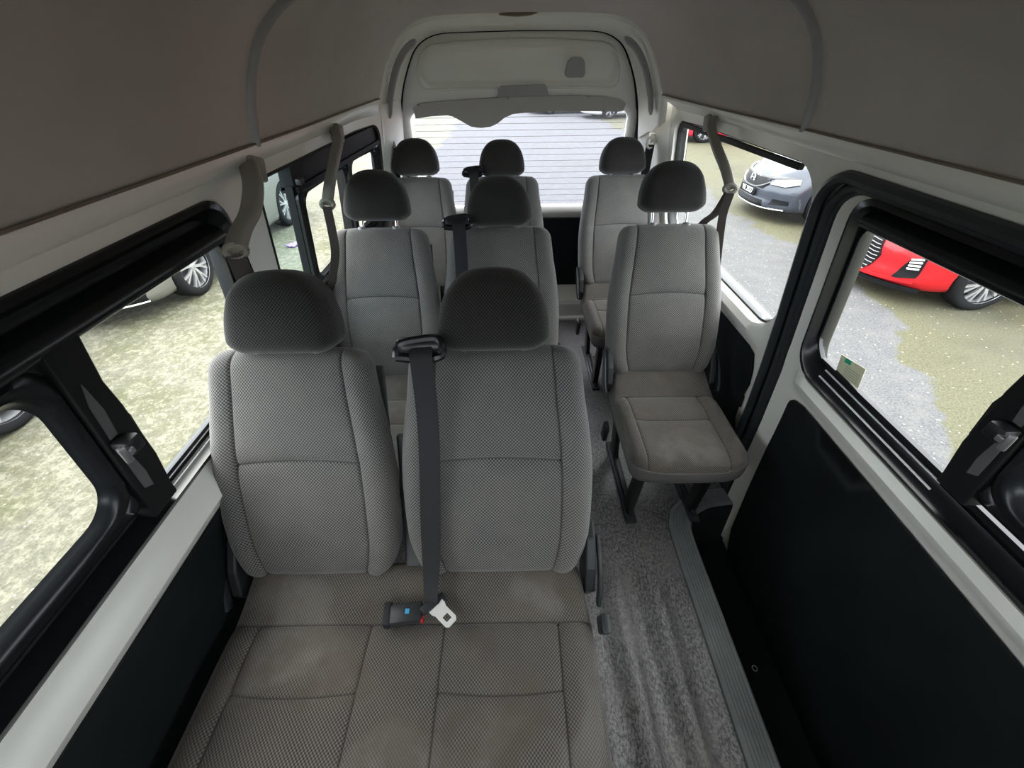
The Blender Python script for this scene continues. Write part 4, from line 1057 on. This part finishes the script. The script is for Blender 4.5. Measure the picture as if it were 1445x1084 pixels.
# red car: faces the van lane
RED=car_paint('red_car_paint',(0.3757,0.007225,0.01156),.15,.3)
red,fr,patch=build_car('car','red car with large black slatted grille parked by the sliding door side','car',RED,(3.93,4.93,GZ),math.pi,4.4,.90,nspoke=9,htop=1.0)
red['group']='cars parked along the right side'
patch('grille',[(-.30,.235),(.30,.235),(.38,.30),(.43,.44),(.36,.66),(-.36,.66),(-.43,.44),(-.38,.30)],M['grille'],.014)
mb=MB()
for k in range(10):
    z=.27+k*.040; wv=.34+.07*math.sin(math.pi*min(1,(z-.235)/.42))
    mb.tube([fr(y,z+.006*math.sin(y*30),.016) for y in np.linspace(-wv,wv,15)],.0045,6)
mb.build('grille_slats',M['latch'],red)
patch('headlight',[(.50,.70),(.60,.755),(.80,.775),(.80,.735),(.62,.695)],M['lampglass'],.014,.05,red,True)
patch('fog_lamp_pocket',[(.64,.26),(.80,.31),(.80,.53),(.70,.50),(.655,.38)],M['lipblack'],.010,.05,red,True)
for s in (1,-1):
    mb=MB()
    for k in range(4): mb.strap([fr(s*.70,.39+k*.032,.010),fr(s*.785,.405+k*.034,.010)],.016,.01,(0,0,1))
    mb.build('fog_slats',M['white'],red)
mb=MB(); mb.strap([fr(y,.235+.05*abs(y)**2,.018) for y in np.linspace(-.82,.82,25)],.030,.03,(0,0,1)); mb.build('bumper_crease',RED,red)
mb=MB(); mb.strap([fr(y,.178,.022) for y in np.linspace(-.86,.86,25)],.045,.045,(0,0,1)); mb.build('lower_lip',M['lipblack'],red)
mb=MB(); mb.tube([fr(y,.158,.046) for y in np.linspace(-.86,.86,25)],.007,6); mb.build('lip_line',M['chrome'],red)
mb=MB(); mb.box((fr(0,.47)[0]+.022,0,.485),(.012,.44,.115),None,.004); pl_=mb.build('number_plate',M['plate'],red)
text_obj('92',.115,M['white'],pl_,(fr(0,.47)[0]+.0295,.135,.485),'plate_number')

SIL=car_paint('blue_silver_car_paint',(.045,.052,.068),.25,.25)
sil,fr,patch=build_car('car','blue-silver sedan with chrome wing grille and black plate, seen through right rear window','car',SIL,(3.98,7.72,GZ),math.pi,4.5,.86,nspoke=5,htop=.90)
sil['group']='cars parked along the right side'
patch('grille',[(-.36,.47),(.36,.47),(.44,.55),(.40,.62),(-.40,.62),(-.44,.55)],M['grille'],.012)
mb=MB(); mb.strap([fr(y,.630+.018*(abs(y)/.5)**2-.0,.012) for y in np.linspace(-.80,.80,25)],.030,.02,(0,0,1)); mb.build('chrome_wing',M['chrome'],sil)
mb=MB(); mb.strap([fr(y,.47+.11*(abs(y)/.45)**3,.014) for y in np.linspace(-.46,.46,21)],.018,.016,(0,0,1)); mb.build('grille_edge',M['chrome'],sil)
patch('headlight',[(.47,.555),(.50,.62),(.80,.665),(.83,.60),(.70,.55)],M['lampglass'],.018,.05,sil,True)
xx=fr(0,.56)[0]+.022
mb=MB()
for dy in (-.042,.042): mb.box((xx,dy,.575),(.012,.016,.095),Matrix.Rotation(-.12*(1 if dy>0 else -1),3,'X'),.002)
mb.box((xx,0,.572),(.012,.075,.014),None,.002); mb.tube([(xx-.004,.068*math.cos(a),.575+.060*math.sin(a)) for a in [k*math.pi/10 for k in range(21)]],.006,6,cap=False,up=(1,0,0)); mb.build('emblem',M['chrome'],sil)
patch('lower_intake',[(-.50,.22),(.50,.22),(.44,.31),(-.44,.31)],M['grille'],.008)
patch('fog_lamp_pocket',[(.58,.27),(.82,.30),(.80,.36),(.60,.36)],M['lipblack'],.008,.05,sil,True)
mb=MB(); mb.tube([fr(y,.20+.06*max(0,(abs(y)-.5)),.014) for y in np.linspace(-.80,.80,25)],.009,6); mb.build('lower_line',M['chrome'],sil)
mb=MB(); mb.box((fr(0,.40)[0]+.020,0,.395),(.014,.50,.115),None,.004); pl_=mb.build('number_plate',M['plate'],sil)
text_obj('VE 2527',.110,M['white'],pl_,(fr(0,.40)[0]+.0285,0,.395),'plate_number')

# far red car and others seen through the rear glass and rear right window
WHI=car_paint('white_car_paint',(0.4462,0.4522,0.4641),.0,.3)
BLU=car_paint('dark_blue_car_paint',(.03,.07,.16),.3,.3)
BEI=car_paint('champagne_silver_paint',(0.144,0.141,0.126),.4,.35)
GRY=car_paint('dark_grey_paint',(.10,.11,.12),.4,.3)
c3,fr,patch=build_car('car','red car farther along the right side, only wheel and flank in view','car',car_paint('deep_red_car_paint',(.45,.02,.04),.1,.3),(5.05,15.9,GZ),math.pi,4.4,.88,nspoke=6)
c3['group']='cars parked along the right side'
c4,fr,patch=build_car('car','white car standing at the far end of the yard, silver wheel','car',WHI,(3.2,22.2,GZ),math.pi+.25,4.5,.88,nspoke=6); c4['group']='cars at the far end of the yard'
c5,fr,patch=build_car('car','dark blue car at the far end of the yard, left of the white one','car',BLU,(.9,24.6,GZ),math.pi+.1,4.5,.88,nspoke=6); c5['group']='cars at the far end of the yard'
# left side cars
c6,fr,patch=build_car('car','champagne silver sedan parked on the left, dark front grille towards the camera','car',BEI,(-4.62,3.86,GZ),-math.pi/2,4.55,.88,nspoke=8); c6['group']='cars parked along the left side'
patch('grille',[(-.40,.44),(.40,.44),(.46,.58),(-.46,.58)],M['grille'],.012)
patch('headlight',[(.52,.55),(.54,.63),(.80,.68),(.83,.60)],M['lampglass'],.014,.05,c6,True)
patch('lower_intake',[(-.80,.20),(.80,.20),(.78,.42),(-.78,.42)],M['grille'],.008)
mb=MB(); mb.box((fr(0,.40)[0]+.016,0,.40),(.012,.50,.11),None,.004); mb.build('number_plate',M['plate'],c6)
for z in (.46,.50,.54):
    pass
mb=MB()
for z in (.465,.50,.535): mb.tube([fr(y,z,.014) for y in np.linspace(-.38,.38,11)],.004,6)
mb.tube([fr(y,.21,.012) for y in np.linspace(-.80,.80,21)],.010,6); mb.build('grille_slats',M['chrome'],c6)
c7,fr,patch=build_car('car','dark grey car ahead on the left, only its rear wheel in view','car',GRY,(-4.72,-1.08,GZ),-math.pi/2,4.5,.88,nspoke=5); c7['group']='cars parked along the left side'

# litter
mb=MB(); rnd=random.Random(3)
for k in range(7): mb.box((rnd.uniform(-.07,.07),rnd.uniform(-.06,.06),.02),(.09,.05,.012),Matrix.Rotation(rnd.uniform(0,3),3,'Z')@Matrix.Rotation(rnd.uniform(-.5,.5),3,'X'),.002)
o=mb.build('litter_scrap',plain('purple_plastic',(.22,.14,.62),.4)); o.location=(-3.35,6.35,GZ); tag(o,'crumpled purple plastic scrap on the ground beside the champagne sedan','litter')
